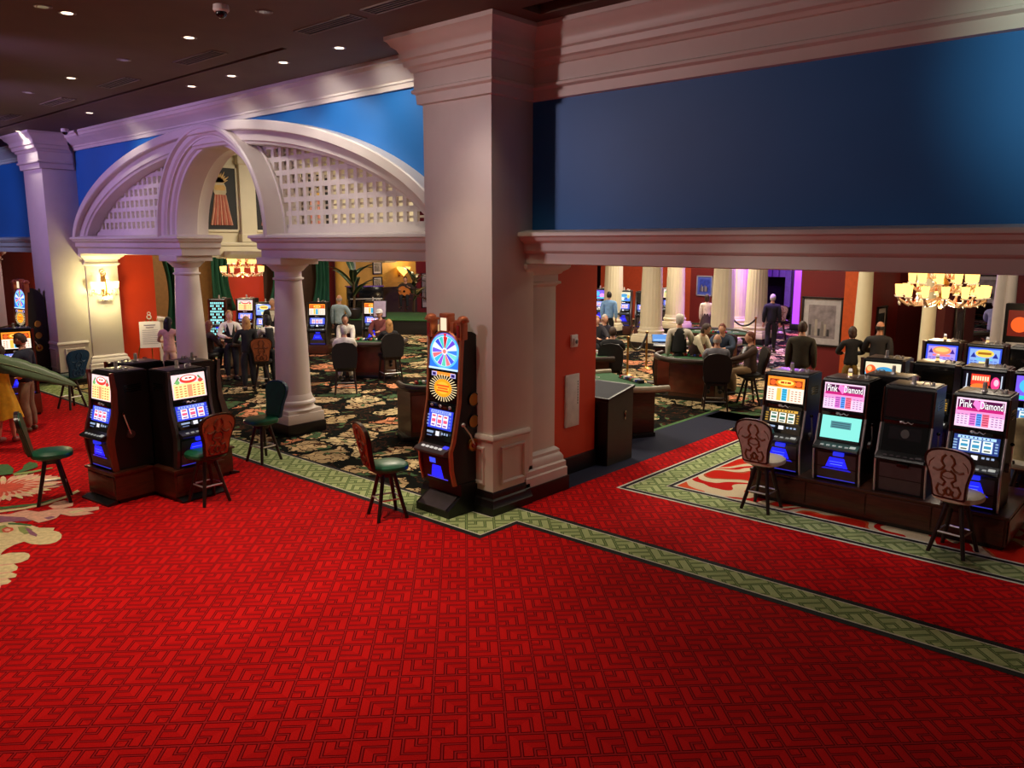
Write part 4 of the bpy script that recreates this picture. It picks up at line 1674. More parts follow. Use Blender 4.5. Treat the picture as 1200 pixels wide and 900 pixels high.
def head_geo(mb, c, rotm, skin, sc=1.0):
    b = bmesh.new()
    bmesh.ops.create_uvsphere(b, u_segments=20, v_segments=14, radius=1)
    for v in b.verts:
        x, y, z = v.co
        jaw = 1 - .30 * max(0, -z) ** 1.2
        X, Y, Z = x * .076 * jaw, y * .094 * (1 - .12 * max(0, -z)) + .012 * max(0, -z) * (1 if y > 0 else 0), z * .118
        if y > 0:
            Y += .020 * math.exp(-((X / .013) ** 2) - ((Z + .012) / .024) ** 2)      # nose
            Y -= .009 * math.exp(-(((abs(X) - .030) / .016) ** 2) - ((Z - .012) / .014) ** 2)   # eye sockets
            Y += .005 * math.exp(-((Z - .034) / .012) ** 2) * (abs(X) < .05)
            Y += .006 * math.exp(-((X / .024) ** 2) - ((Z + .062) / .014) ** 2)      # mouth
            Y += .007 * math.exp(-((X / .02) ** 2) - ((Z + .10) / .018) ** 2)        # chin
        v.co = Vector((X, Y, Z)) * sc
    T = Matrix.Translation(c) @ rotm
    bmesh.ops.transform(b, matrix=T, verts=b.verts)
    mb.bm(b, skin)
    old = mb.T
    mb.T = T @ Matrix.Scale(sc, 4)
    for s in (-1, 1):
        mb.sphere((s * .029, .083, .012), (.011, .006, .006), PAPER, 1)
        mb.sphere((s * .029, .087, .012), (.0055, .004, .0055), EYE, 1)
        mb.sphere((s * .077, -.002, -.006), (.008, .018, .028), skin, 1)
    mb.sphere((0, .1, -.062), (.022, .006, .006), LIP, 1)
    mb.T = old


def hair_geo(style, c, rotm, hm, sc=1.0):
    mb = MB()
    b = bmesh.new()
    bmesh.ops.create_uvsphere(b, u_segments=24, v_segments=16, radius=1)
    kill = []
    for v in b.verts:
        x, y, z = v.co
        lo = {'short': -.62, 'long': -.9, 'bob': -.75, 'bald': -.45, 'cap': -.25}[style]
        if style == 'bald':
            if z > .30 or z < lo or y > .05:
                kill.append(v)
        elif z < lo or (y > .10 and z < .38 + .25 * (abs(x) < .5) - .5 * (style in ('long', 'bob') and abs(x) > .72)) or (style in ('short', 'cap') and z < -.05 and y > -.10):
            kill.append(v)
        w = 1 + .03 * math.sin(9 * x + 3 * z) * math.sin(7 * z + 5 * y)
        fat = 1.16 if style in ('long', 'bob') else 1.10
        v.co = Vector((x * .078 * fat * w, y * .098 * fat * w - .004, z * .118 * 1.07 * w + .004)) * sc
    bmesh.ops.delete(b, geom=kill, context='VERTS')
    T = Matrix.Translation(c) @ rotm
    bmesh.ops.transform(b, matrix=T, verts=b.verts)
    mb.bm(b, hm)
    mb.T = T
    if style == 'long':
        pr = [(.02, -.40), (.07, -.36), (.085, -.25), (.09, -.12), (.088, -.02), (.06, .06)]
        vs, fs = [], []
        n = 18
        for r, z in pr:
            for i in range(n):
                t = 2 * PI * i / n
                q = 1 + .08 * math.sin(5 * t)
                vs.append((1.05 * r * q * math.cos(t) * sc, (-.055 + .6 * r * q * math.sin(t)) * sc, z * sc))
        for j in range(len(pr) - 1):
            for i in range(n):
                k = (i + 1) % n
                fs.append((j * n + i, j * n + k, (j + 1) * n + k, (j + 1) * n + i))
        fs.append(tuple(range(n)))
        mb.add(vs, fs, hm)
    if style == 'bob':
        mb.sphere((0, -.045 * sc, -.05 * sc), (.088 * sc, .07 * sc, .10 * sc), hm, 2)
    return mb


def person(loc, face, label, h=1.72, sit=None, lean=0.0, turn=0.0, skin='fair', hair=('short', 'brown'), top=(30, 30, 34), vest=None, legs=(28, 28, 34),
           arms=('down', 'down'), dress=None, sleeves='long', shirt=None, cap=None, shoes=(24, 20, 20), female=False, nod=0.0, group=None, step=.0, beard=False, heavy=1.0, base=0.0):
    """one figure; local +Y is forward. sit = seat height or None"""
    k = h / 1.72
    root = empty('person', (loc[0], loc[1], base), 0, label, 'person', group)
    d = Vector((face[0] - loc[0], face[1] - loc[1], 0))
    root.rotation_euler = (0, 0, math.atan2(-d.x, d.y))
    sk = Skel()
    pz = (sit + .10) / k if sit is not None else .95
    sw = .165 if female else .185
    LM = Matrix.Translation((0, 0, pz)) @ Matrix.Rotation(-lean, 4, 'X') @ Matrix.Translation((0, 0, -.95))

    def t(x, y, z):
        return LM @ Vector((x, y, z)) * 1.0

    def K(p):
        return Vector(p) * k
    fat = heavy
    body = [('pelvis', Vector((0, 0, pz)), (.155 * fat, .118 * fat), None), ('waist', t(0, .0, 1.08), (.150 * fat if not female else .122, .112 * fat), 'pelvis'), ('chest', t(0, .005, 1.27), (.175 * fat if not female else .145, .122 * fat), 'waist'),
            ('collar', t(0, -.01, 1.41), (.115, .08), 'chest'), ('neck', t(0, .005, 1.49), .052, 'collar'), ('skull', t(0, .02, 1.57), .055, 'neck')]
    for n, c, r, p in body:
        rr = tuple(q * k for q in r) if isinstance(r, tuple) else r * k
        sk.add(n, K(c), rr, p)
    hands = {}
    for s, nm in ((-1, 'l'), (1, 'r')):
        mode = arms[0] if s < 0 else arms[1]
        sh = t(s * sw, -.01, 1.385)
        if mode == 'down':
            tg = t(s * (sw + .045), .05, .865)
            hint = (s * .15, -1, 0)
        elif mode == 'table':
            tg = t(s * .13, .42, 1.06) if not sit else Vector((s * .14, .46, pz + .22))
            hint = (s * .9, -.3, -.6)
        elif mode == 'bent':
            tg = t(s * .13, .30, 1.10)
            hint = (s * .8, -.4, -.5)
        elif mode == 'lap':
            tg = Vector((s * .10, .30, pz + .10))
            hint = (s, -.5, -.2)
        elif mode == 'face':
            tg = t(s * .05, .14, 1.44)
            hint = (s * .8, .2, -.8)
        else:
            tg = Vector(mode)
            hint = (s * .8, -.4, -.6)
        el, wr = ik(sh, tg, .285, .25, hint)
        sk.add('sh' + nm, K(sh), .072 * k * (.84 if female else 1), 'collar')
        sk.add('el' + nm, K(el), .052 * k * (.82 if female else 1), 'sh' + nm)
        sk.add('wr' + nm, K(wr), .031 * k, 'el' + nm)
        ax = (wr - el).normalized()
        if mode == 'table':
            ax = (ax + Vector((-s * .2, .4, 0))).normalized()
        side = ax.cross(Vector((0, 0, 1)) if abs(ax.z) < .8 else Vector((0, 1, 0))).normalized()
        nrm = ax.cross(side)
        pm = wr + ax * .055
        sk.add('pm' + nm, K(pm), (.030 * k, .020 * k), 'wr' + nm)
        inward = -s if side.x >= 0 else s
        for q, (o, ln) in enumerate(((-.027, .062), (-.009, .074), (.009, .07), (.026, .054))):
            a0 = wr + ax * .095 + side * o
            a1 = a0 + ax * ln * .55 - nrm * .006
            a2 = a1 + ax * ln * .45 - nrm * .022
            sk.add('f%s%d0' % (nm, q), K(a0), .0095 * k, 'pm' + nm)
            sk.add('f%s%d1' % (nm, q), K(a1), .0085 * k, 'f%s%d0' % (nm, q))
            sk.add('f%s%d2' % (nm, q), K(a2), .007 * k, 'f%s%d1' % (nm, q))
        th = wr + ax * .035 + side * .034 * inward
        sk.add('t%s0' % nm, K(th), .011 * k, 'pm' + nm)
        sk.add('t%s1' % nm, K(th + ax * .045 + side * .016 * inward - nrm * .01), .009 * k, 't%s0' % nm)
        hands[nm] = (sh, el, wr)
    legsp = {}
    for s, nm in ((-1, 'l'), (1, 'r')):
        if sit is not None:
            hp = Vector((s * .09, .03, pz - .01))
            kn = Vector((s * .13, .43, pz + .0))
            an = Vector((s * .13, .40, max(.12, pz - .44)))
            if sit > .55:
                an = Vector((s * .12, .36, pz - .42))
        else:
            o = step * s
            hp = Vector((s * .085, 0, .91))
            kn = Vector((s * .095, .03 + o * .5, .50))
            an = Vector((s * .10, -.02 + o, .09))
        toe = an + Vector((s * .02, .15, -.05))
        sk.add('hp' + nm, K(hp), .098 * k * fat, 'pelvis')
        sk.add('kn' + nm, K(kn), .066 * k, 'hp' + nm)
        sk.add('cf' + nm, K(kn * .62 + an * .38 + Vector((0, -.02, 0))), .060 * k, 'kn' + nm)
        sk.add('an' + nm, K(an), .040 * k, 'cf' + nm)
        sk.add('to' + nm, K(toe), .030 * k, 'an' + nm)
        legsp[nm] = (hp, kn, an, toe)
    # covered limbs stay slimmer than the clothes over them
    cov = ['pelvis', 'waist', 'chest', 'collar'] + (['hpl', 'hpr'] if dress else ['hpl', 'hpr', 'knl', 'knr', 'cfl', 'cfr'])
    if sleeves != 'none':
        cov += ['shl', 'shr'] + (['ell', 'elr'] if sleeves == 'long' else [])
    slim = []
    for n, i in sorted(sk.n.items(), key=lambda q: q[1]):
        co_, r_ = sk.v[i]
        f_ = .66 if n in cov else (.72 if n[:2] in ('an', 'to') else 1)
        slim.append((co_, tuple(q * f_ for q in r_) if isinstance(r_, tuple) else r_ * f_))
    vs, fs = skin_mesh(slim, sk.e)
    b = MB()
    b.add(vs, fs, SKIN[skin])
    hc = K(t(0, .035, 1.605))
    hr = Matrix.Rotation(turn, 4, 'Z') @ Matrix.Rotation(-lean * .5 - nod, 4, 'X')
    head_geo(b, hc, hr, SKIN[skin], k)
    b.build('body', root, ang=180)
    if hair:
        hg = hair_geo(hair[0], hc, hr, HAIRC[hair[1]], k)
        hg.build('hair', root, ang=180)
    if beard:
        q = MB()
        q.T = Matrix.Translation(hc) @ hr @ Matrix.Scale(k, 4)
        q.sphere((0, .045, -.075), (.060, .058, .045), HAIRC[hair[1]], 2)
        q.build('beard', root, ang=180)
    if cap:
        q = MB()
        q.T = Matrix.Translation(hc) @ hr @ Matrix.Scale(k, 4)
        q.lathe([(.088, .03), (.092, .06), (.086, .10), (.06, .13), (.0, .142)], cloth(cap), 20)
        q.prism([(-.075, .06), (.075, .06), (.06, .155), (0, .18), (-.06, .155)], .034, .046, cloth(cap), 'Z')
        q.build('cap', root, ang=60)

    def part(names, extra, name, mat, rootn='pelvis', ends=None, pre=None):
        s2 = Skel()
        if pre:
            s2.add('pre', pre[0], pre[1])
        for n, p in names:
            co, r = sk.v[sk.n[n]]
            if ends and n in ends:
                co = co.lerp(sk.co(p), 1 - ends[n])
            ex = extra * k
            r2 = tuple(q + ex for q in r) if isinstance(r, tuple) else r + ex
            s2.add(n, co, r2, p if p else ('pre' if pre else None))
        vs, fs = skin_mesh(s2.v, s2.e)
        q = MB()
        q.add(vs, fs, mat)
        return q.build(name, root, ang=180)
    torso = [('pelvis', None), ('waist', 'pelvis'), ('chest', 'waist'), ('collar', 'chest'), ('neck', 'collar')]
    arm = []
    for nm in 'lr':
        arm += [('sh' + nm, 'collar'), ('el' + nm, 'sh' + nm)]
        if sleeves == 'long':
            arm += [('wr' + nm, 'el' + nm)]
    if sleeves == 'none':
        arm = [('shl', 'collar'), ('shr', 'collar')]
    ends = {'neck': .62}
    if sleeves == 'short':
        ends.update({'ell': .55, 'elr': .55})
    if sleeves == 'none':
        ends.update({'shl': .75, 'shr': .75, 'neck': .2})
    hem = (K(Vector((0, .02 if sit is not None else 0, pz - (.10 if not dress and not vest else .02)))), (.165 * k * fat, .128 * k * fat))
    part(torso + arm, .018, 'dress_top' if dress else ('shirt' if vest else 'top'), cloth(top), ends=ends, pre=hem)
    if vest:
        part(torso + [('shl', 'collar'), ('shr', 'collar')], .026, 'vest', cloth(vest), ends={'shl': .6, 'shr': .6, 'neck': .25}, pre=hem)
    if shirt:
        q = MB()
        for i in range(5):
            z0, z1 = 1.14 + i * .055, 1.14 + (i + 1) * .055
            w0, w1 = .012 + .012 * i, .012 + .012 * (i + 1)
            y0 = .150 + .012 * (i < 4) - .014 * max(0, i - 3)
            pts = [t(-w0, y0, z0), t(w0, y0, z0), t(w1, y0 - .01 * (i > 2), z1), t(-w1, y0 - .01 * (i > 2), z1)]
            pts2 = [p_ + (t(0, -.03, 1) - t(0, 0, 1)) for p_ in pts]
            q.add([K(p_) for p_ in pts + pts2], [(0, 1, 2, 3), (4, 5, 6, 7), (0, 1, 5, 4), (1, 2, 6, 5), (2, 3, 7, 6), (3, 0, 4, 7)], cloth(shirt))
        q.build('shirt_front', root)
    if dress:
        q = MB()
        prof = [(.128, 1.08), (.15, .98), (.185, .86), (.225, .70), (.27, .52), (.285, .46)]
        n = 48
        vv, ff = [], []
        for j, (r, z) in enumerate(prof):
            for i in range(n):
                a = 2 * PI * i / n
                rr = r * (1 + .055 * (j / 5) * math.sin(9 * a))
                vv.append(Vector((rr * math.cos(a), rr * .88 * math.sin(a), z - .02 * (j == 5) * math.sin(3 * a))) * k)
        for j in range(len(prof) - 1):
            for i in range(n):
                m_ = (i + 1) % n
                ff.append((j * n + i, j * n + m_, (j + 1) * n + m_, (j + 1) * n + i))
        q.add(vv, ff, cloth(dress))
        q.build('skirt', root, ang=60)
    else:
        lg = [('pelvis', None)]
        for nm in 'lr':
            lg += [('hp' + nm, 'pelvis'), ('kn' + nm, 'hp' + nm), ('cf' + nm, 'kn' + nm), ('an' + nm, 'cf' + nm)]
        part(lg, .014, 'trousers', cloth(legs), pre=(K(t(0, 0, 1.03)), (.142 * k * fat, .108 * k * fat)))
    for nm in 'lr':
        hp, kn, an, toe = legsp[nm]
        q = MB()
        f = MB()
        vs, fs = skin_mesh([(K(an + Vector((0, -.045, -.035))), .052 * k), (K(an + Vector((0, .02, -.03))), .054 * k), (K(toe + Vector((0, -.01, .005))), (.060 * k, .045 * k)), (K(toe + Vector((0, .07, 0))), (.045 * k, .032 * k))], [(0, 1), (1, 2), (2, 3)])
        f.add(vs, fs, M('shoe_%d_%d_%d' % shoes, shoes, .4))
        f.build('shoe', root, ang=180)
    return root


def hd(px, py, h):
    p = fl(px, py, h)
    return Vector((p.x, p.y, 0))


def toward(px, py, z=0.0):
    p = fl(px, py, z)
    return (p.x, p.y)


BK, WH, NV = (22, 21, 24), (226, 220, 208), (24, 30, 52)
# couple at the left edge
person((-16.05, 4.88), (-17.6, 3.2), 'person in navy blazer and khaki trousers standing beside the person in the yellow dress', 1.80, hair=('short', 'brown'), top=(28, 34, 54), shirt=(150, 176, 214), legs=(140, 112, 88), shoes=(96, 66, 44), nod=.35, turn=.2, arms=('bent', 'down'), beard=True)
person((-15.45, 4.32), (-16.05, 4.9), 'person in a sleeveless yellow dress at the left edge', 1.68, hair=('bob', 'brown'), top=(214, 160, 24), dress=(214, 160, 24), sleeves='none', shoes=(150, 70, 60), female=True, arms=('down', 'bent'), step=.05)
# left gaming tables
person(hd(196, 372, 1.68), fl(260, 420), 'person in pale pink top with long dark hair between the sign and the column', 1.68, hair=('long', 'dark'), top=(226, 176, 160), female=True, sleeves='short', arms=('bent', 'bent'), legs=(210, 170, 150), turn=-.3)
person(hd(288, 371, 1.72), fl(262, 405), 'person in black suit with long fair hair standing with back turned', 1.72, hair=('long', 'blond'), top=BK, legs=BK, female=True, arms=('bent', 'down'), step=.06)
person(hd(268, 363, 1.76), fl(290, 462), 'dealer in white shirt and black vest with light hair facing the fair haired person', 1.74, hair=('bob', 'blond'), top=WH, vest=BK, legs=BK, female=True, arms=('bent', 'bent'), shirt=WH)
person(hd(313, 368, 1.74), fl(270, 440), 'dealer in white shirt with dark hair close to the stout column', 1.72, hair=('bob', 'dark'), top=WH, vest=BK, legs=BK, female=True, arms=('table', 'bent'))
person(hd(243, 378, 1.45), fl(285, 440), 'seated person in dark top with auburn hair beside the column behind the island', 1.70, sit=.63, hair=('long', 'red'), top=(50, 30, 28), female=True, arms=('table', 'lap'))
person(hd(319, 350, 1.84), fl(300, 460), 'grey-haired person in a dark suit and white shirt standing by the tall slot machine', 1.84, hair=('short', 'grey'), top=BK, shirt=WH, legs=BK)
person(hd(397, 346, 1.80), fl(425, 402), 'balding person in pale blue shirt with back turned before the far slot machines', 1.80, hair=('bald', 'grey'), top=(168, 192, 206), legs=(30, 32, 44), sleeves='long', arms=('down', 'bent'))
person(hd(405, 368, 1.66), fl(400, 475), 'dealer with dark hair and white sleeves bending over the card table', 1.72, hair=('bob', 'dark'), top=WH, vest=(60, 26, 24), legs=BK, lean=.35, arms=('table', 'table'), female=True)
person(hd(403, 385, 1.48), fl(408, 425), 'grey-haired player in white shirt seated on the high black chair, back turned', 1.74, sit=.66, hair=('short', 'grey'), top=(214, 208, 200), arms=('table', 'table'), legs=(200, 190, 176))
person(hd(445, 364, 1.52), fl(415, 440), 'player in a white cap at the card table by the stage', 1.76, sit=.66, hair=('short', 'brown'), top=(120, 60, 60), cap=(232, 232, 236), arms=('table', 'lap'))
person(hd(456, 377, 1.46), fl(420, 425), 'player in black with fair hair seated at the card table', 1.68, sit=.66, hair=('long', 'blond'), top=BK, female=True, arms=('table', 'lap'))
# right gaming tables
person(hd(699, 372, 1.46), fl(735, 452), 'fair-haired player behind the vermilion wall edge', 1.70, sit=.64, hair=('bob', 'blond'), top=(40, 36, 44), arms=('table', 'table'))
person(hd(708, 369, 1.50), fl(735, 440), 'player in dark clothes half hidden behind the one in the black jacket', 1.72, sit=.64, hair=('short', 'grey'), top=(48, 46, 62), arms=('lap', 'table'))
person(hd(718, 385, 1.50), fl(740, 430), 'player in black jacket with dark hair, back turned, nearest the vermilion wall', 1.76, sit=.64, hair=('short', 'brown'), top=BK, arms=('table', 'table'))
person(hd(797, 366, 1.88), fl(810, 395), 'dealer in dark vest standing with back turned, white cap on', 1.82, hair=('short', 'grey'), top=(206, 196, 180), vest=BK, legs=BK, arms=('down', 'bent'), cap=(220, 214, 204))
person(hd(814, 383, 1.56), fl(850, 470), 'dealer with brown hair leaning over the card table in white sleeves', 1.72, hair=('bob', 'brown'), top=(220, 208, 180), vest=(46, 24, 22), legs=BK, lean=.42, female=True, arms=('table', 'table'), nod=.2)
person(hd(841, 395, 1.50), fl(822, 440), 'player in grey shirt on the broad black chair, back turned', 1.76, sit=.66, hair=('bald', 'grey'), top=(126, 126, 136), arms=('table', 'table'), heavy=1.1)
person(hd(849, 381, 1.48), fl(822, 468), 'player in dark blue jacket leaning to the card table', 1.78, sit=.66, hair=('short', 'red'), top=(44, 56, 76), arms=('table', 'table'), lean=.25)
person(hd(881, 391, 1.52), fl(840, 475), 'player in brown jacket and light shirt sitting sideways on a stool', 1.78, sit=.66, hair=('short', 'red'), top=(66, 46, 38), shirt=(200, 210, 220), legs=(150, 124, 92), arms=('table', 'lap'), heavy=1.1)
person(hd(906, 345, 1.80), fl(915, 330), 'person in dark suit standing far off on the purple lit carpet', 1.80, hair=('short', 'grey'), top=(26, 24, 34), legs=(24, 22, 30), step=.06)
person(hd(941, 377, 1.86), fl(960, 430), 'broad person in olive jacket before the large framed picture', 1.86, hair=('short', 'brown'), top=(60, 54, 40), legs=BK, heavy=1.15)
person(hd(1000, 383, 1.66), fl(960, 445), 'person in black with short brown hair beside the slim white column', 1.66, hair=('bob', 'brown'), top=BK, legs=(120, 96, 40), female=True, arms=('bent', 'bent'))
person(hd(1032, 377, 1.80), fl(1060, 430), 'bald person in dark jacket right of the slim white column', 1.80, hair=('bald', 'dark'), top=(34, 32, 36), legs=BK, skin='tan', arms=('bent', 'down'))
person(hd(1167, 351, 1.80), fl(1190, 420), 'grey-haired person in lavender shirt beside the double columns', 1.80, hair=('short', 'grey'), top=(150, 150, 200), legs=(30, 30, 40), arms=('bent', 'bent'))
person((-1.68, 11.62), (-1.72, 12.6), 'person in beige shirt and blue jeans seated behind the last slot machine of the bank', 1.74, sit=.62, hair=('short', 'brown'), top=(206, 186, 140), legs=(50, 70, 110), arms=('table', 'table'))
person(hd(714, 342, 1.78), fl(716, 380), 'person in light blue shirt at the far slot machines', 1.78, hair=('short', 'dark'), top=(130, 176, 226), legs=BK)
person(hd(829, 345, 1.70), fl(845, 392), 'person in pale dress at the far table under the blue picture', 1.70, hair=('bob', 'brown'), top=(236, 218, 206), dress=(60, 40, 44), female=True)
person(hd(846, 340, 1.80), fl(829, 398), 'far dealer in white shirt and black vest below the blue picture', 1.80, hair=('short', 'grey'), top=WH, vest=BK, legs=BK, arms=('table', 'table'))
# ------------------------------------------------------------------ rooms behind: walls
def wall(name, pts, m, lab, th=.2, z0=0.0, z1=CZ):
    w = MB()
    w.span(pts[0], pts[1], pts[2], pts[3], z0, z1, m)
    return S(w.build(name, smooth=False), lab)


# left bay
wall('wall_left_bay', (-36, -22.4, 9.7, 9.9), REDW, 'vermilion wall in the bay beyond the far pillar')
wall('wall_red_return', (-21.8, -21.25, 8.72, 9.72), REDW, 'vermilion wall end behind the sconce pilaster')
b = MB()
b.span(-21.85, -21.2, 9.72, 9.98, 0, 1.35, WHITE, .01)
b.span(-21.9, -21.16, 9.70, 10.0, 1.35, 1.42, WHITE, .01)
b.span(-21.9, -21.16, 9.70, 10.0, 0, .2, BASEB, .01)
S(b.build('wall_low_pier', smooth=False), 'low white pier beside the vermilion wall end')
# back wall of the left gaming room, in painted stretches
BX = -28.0
for y0, y1, m, lab in ((9.9, 15.55, M('dim_ochre_paint', (128, 92, 44), .6), 'ochre stretch of the back wall'), (15.55, 17.05, REDW, 'vermilion stretch of the back wall behind the chandelier'), (17.05, 19.75, M('umber_paint', (70, 44, 28), .7), 'dark umber stretch of the back wall'),  # first stretch: ochre darkened, the dimness of the room is in the colour
                       (19.75, 20.55, DKRED, 'dark red stretch of the back wall'), (20.55, 21.5, M('grey_paint', (186, 186, 190), .6), 'pale grey stretch of the back wall'), (21.5, 24.9, OCHRE, 'ochre stretch of the back wall behind the stage'), (24.9, 32, DKRED, 'dark red end of the back wall')):
    wall('wall_back', (BX - .2, BX, y0, y1), m, lab)
wall('wall_dado', (BX - .01, BX + .05, 21.5, 24.9), M('dark_dado', (50, 36, 26), .5), 'dark panelled dado behind the stage', z1=1.45)
# inner frieze with painted tassels, above the gaming tables
b = MB()
b.span(-18.3, -18.0, 8.9, 16.0, 3.3, CZ, CREAMW)
b.span(-18.35, -17.9, 8.9, 16.0, 3.05, 3.32, CREAMW, .02)
b.span(-18.35, -17.86, 8.9, 16.0, 3.32, 3.40, CREAMW, .02)
b.span(-18.3, -17.9, 8.9, 16.0, 5.42, 5.7, CREAMW, .02)
for y in (9.27, 10.59, 11.91, 13.23):
    b.span(-18.05, -17.88, y - .20, y + .20, 3.4, 5.4, CREAMW, .015)
    b.span(-18.05, -17.84, y - .24, y + .24, 5.22, 5.42, CREAMW, .02)
    b.span(-18.05, -17.84, y - .23, y + .23, 3.4, 3.6, CREAMW, .02)
S(b.build('wall_inner_frieze', smooth=False), 'cream frieze wall with pilasters seen through the small arch')
b = MB()
b.span(-18.3, -12.0, 9.9, 10.2, 3.02, 3.2, CREAMW, .02)
S(b.build('trim_cross_beam', smooth=False), 'cream cross beam behind the two columns')


def tassel(y, lab):
    root = empty('tassel_painting', (-17.99, y, 3.70), R(90), lab, 'painting', 'tassel paintings on the inner frieze')
    f = MB()
    f.span(-.42, .42, -.02, .0, -.02, 1.44, M('painting_black', (16, 14, 14), .6))
    for a in ((-.46, -.40, -.04, 0, -.06, 1.48), (.40, .46, -.04, 0, -.06, 1.48), (-.46, .46, -.04, 0, -.06, 0.0), (-.46, .46, -.04, 0, 1.42, 1.48)):
        f.span(*a, CREAMW, .01)
    f.build('frame', root)
    t = MB()
    gold = M('painted_gold', (214, 170, 84), .5)
    rose = M('painted_rose', (196, 110, 90), .6)
    for i in range(11):
        a = R(-75 + 15 * i)
        ln = .30 if i % 2 else .24
        t.add([(-.05 * math.cos(a), -.024, 1.06 + .05 * math.sin(a)), (.05 * math.cos(a), -.024, 1.06 - .05 * math.sin(a)), (ln * .95 * math.sin(a), -.024, 1.08 + ln * math.cos(a))], [(0, 1, 2)], gold)
    t.prism([(-.10, 1.08), (.10, 1.08), (.155, .98), (.16, .86), (.13, .80), (-.13, .80), (-.16, .86), (-.155, .98)], -.028, -.018, M('painted_cream', (206, 190, 150), .6), 'Y')
    t.prism([(-.11, 1.02), (.11, 1.02), (.14, .95), (.12, .90), (-.12, .90), (-.14, .95)], -.032, -.026, gold, 'Y')
    for i in range(9):
        x = -.16 + .04 * i
        t.tube([(x * .8, -.024, .80), (x * 1.15, -.024, .45), (x * 1.6, -.024, .10)], [.02, .026, .03], rose if i % 2 else M('painted_rose_pale', (220, 160, 132), .6), 6)
    t.build('painted_tassel', root)
    return root


tassel(9.93, 'painting of a gold topped tassel, whole in view through the small arch')
tassel(11.25, 'painting of a tassel cut off by the right side of the small arch')
tassel(12.57, 'third tassel painting along the frieze, mostly behind the lattice')

# right rooms
wall('wall_picture', (-8.06, -6.95, 20.0, 20.25), DKRED, 'dark red wall carrying the large framed picture')
wall('wall_picture_end', (-6.95, -6.45, 19.9, 20.25), M('orange_paint', (206, 84, 24), .6), 'orange-lit wall end beside the large framed picture')  # orange light on this wall end is put into its colour
wall('wall_red_alcove', (-6.2, -4.75, 21.6, 21.8), DKRED, 'dark red alcove wall with a light strip')
wall('wall_red_return', (-6.4, -6.2, 19.2, 21.6), M('rose_paint', (150, 40, 36), .6), 'rose red wall return behind the slim column')
wall('wall_dark_edge', (-4.75, -4.5, 19.0, 21.8), M('maroon_paint', (84, 16, 18), .6), 'maroon wall edge with the narrow picture')
wall('wall_far_right', (-5.6, -4.3, 30.0, 30.2), DKRED, 'far dark red wall behind the large chandelier')
wall('wall_magenta', (-3.4, 2.0, 22.0, 22.2), MAGW, 'magenta wall at the right edge')
wall('wall_far', (-22, -17.3, 31, 31.2), M('far_orange', (170, 60, 26), .6), 'far orange red wall behind the slot machines')
wall('wall_far_end', (-17.3, -14.7, 31, 31.2), DKRED, 'far dark red wall with the blue picture')
wall('wall_far_orange_strip', (-16.0, -15.3, 30.8, 31.0), REDW, 'narrow vermilion strip of the far wall')
wall('wall_far_dark', (-18.6, -9.5, 37, 37.2), M('night_paint', (34, 24, 52), .7), 'dark blue violet wall at the end of the hall')
wall('wall_end', (-40, 12, 45, 45.2), M('end_paint', (60, 26, 30), .7), 'end wall of the gaming hall')

# white columns deeper in the room
for px, py, lab in ((718, 392, 'white column nearest the vermilion wall, player in black before it'), (762, 407, 'grooved white column behind the tablet stand'), (790, 390, 'white column left of the far dealer'), (845, 412, 'broad fluted white column left of the rope'),
                    (863, 392, 'white column half behind the broad fluted one'), (884, 402, 'white column right of the rope')):
    q = fl(px, py)
    column(q.x, q.y, .30, .36, 3.6, lab, .95, True, CREAMW)
q = at(1013, 350, 19.0)
column(q.x, q.y, .15, .19, 3.4, 'slim white column beside the picture wall', .5, False, CREAMW)
for px, lab in ((1172, 'slim white column behind the person in lavender'), (1184, 'slim white column at the right edge, one of a pair')):
    q = at(px, 350, 24.5)
    column(q.x, q.y, .12, .15, 3.2, lab, .42, False, WHITE)
q = at(1085, 380, 19.1)
column(q.x + .12, q.y - .3, .12, .15, 3.4, 'slim white column at the maroon wall edge', .4, False, CREAMW)


# ------------------------------------------------------------------ pictures
def picture(c, w, h, rz, lab, fcol, mat_, art, grp='framed pictures'):
    root = empty('framed_picture', c, rz, lab, 'picture', grp)
    f = MB()
    t = .05 if w > .5 else .03
    for a in ((-w / 2, -w / 2 + t, -h / 2, h / 2), (w / 2 - t, w / 2, -h / 2, h / 2), (-w / 2, w / 2, -h / 2, -h / 2 + t), (-w / 2, w / 2, h / 2 - t, h / 2)):
        f.span(a[0], a[1], -.045, 0, a[2], a[3], fcol, .008)
    f.build('frame', root)
    p = MB()
    P = Panel(p, (-w / 2 + t * .8, -.012, -h / 2 + t * .8), (1, 0, 0), (0, 0, 1), w - 1.6 * t, h - 1.6 * t)
    P.rect(0, 0, 1, 1, mat_)
    m = .14
    P.rect(m, m, 1 - m, 1 - m, art)
    for i in range(7):
        P.rect(m + .08 * i + .03, m + .05, m + .08 * i + .09, m + .18 + .35 * rnd.random(), M('ink_tone_%d' % (i % 3), [(60, 58, 60), (120, 112, 110), (160, 150, 140)][i % 3], .8))
    p.build('print', root, smooth=False, fix=False)
    return root


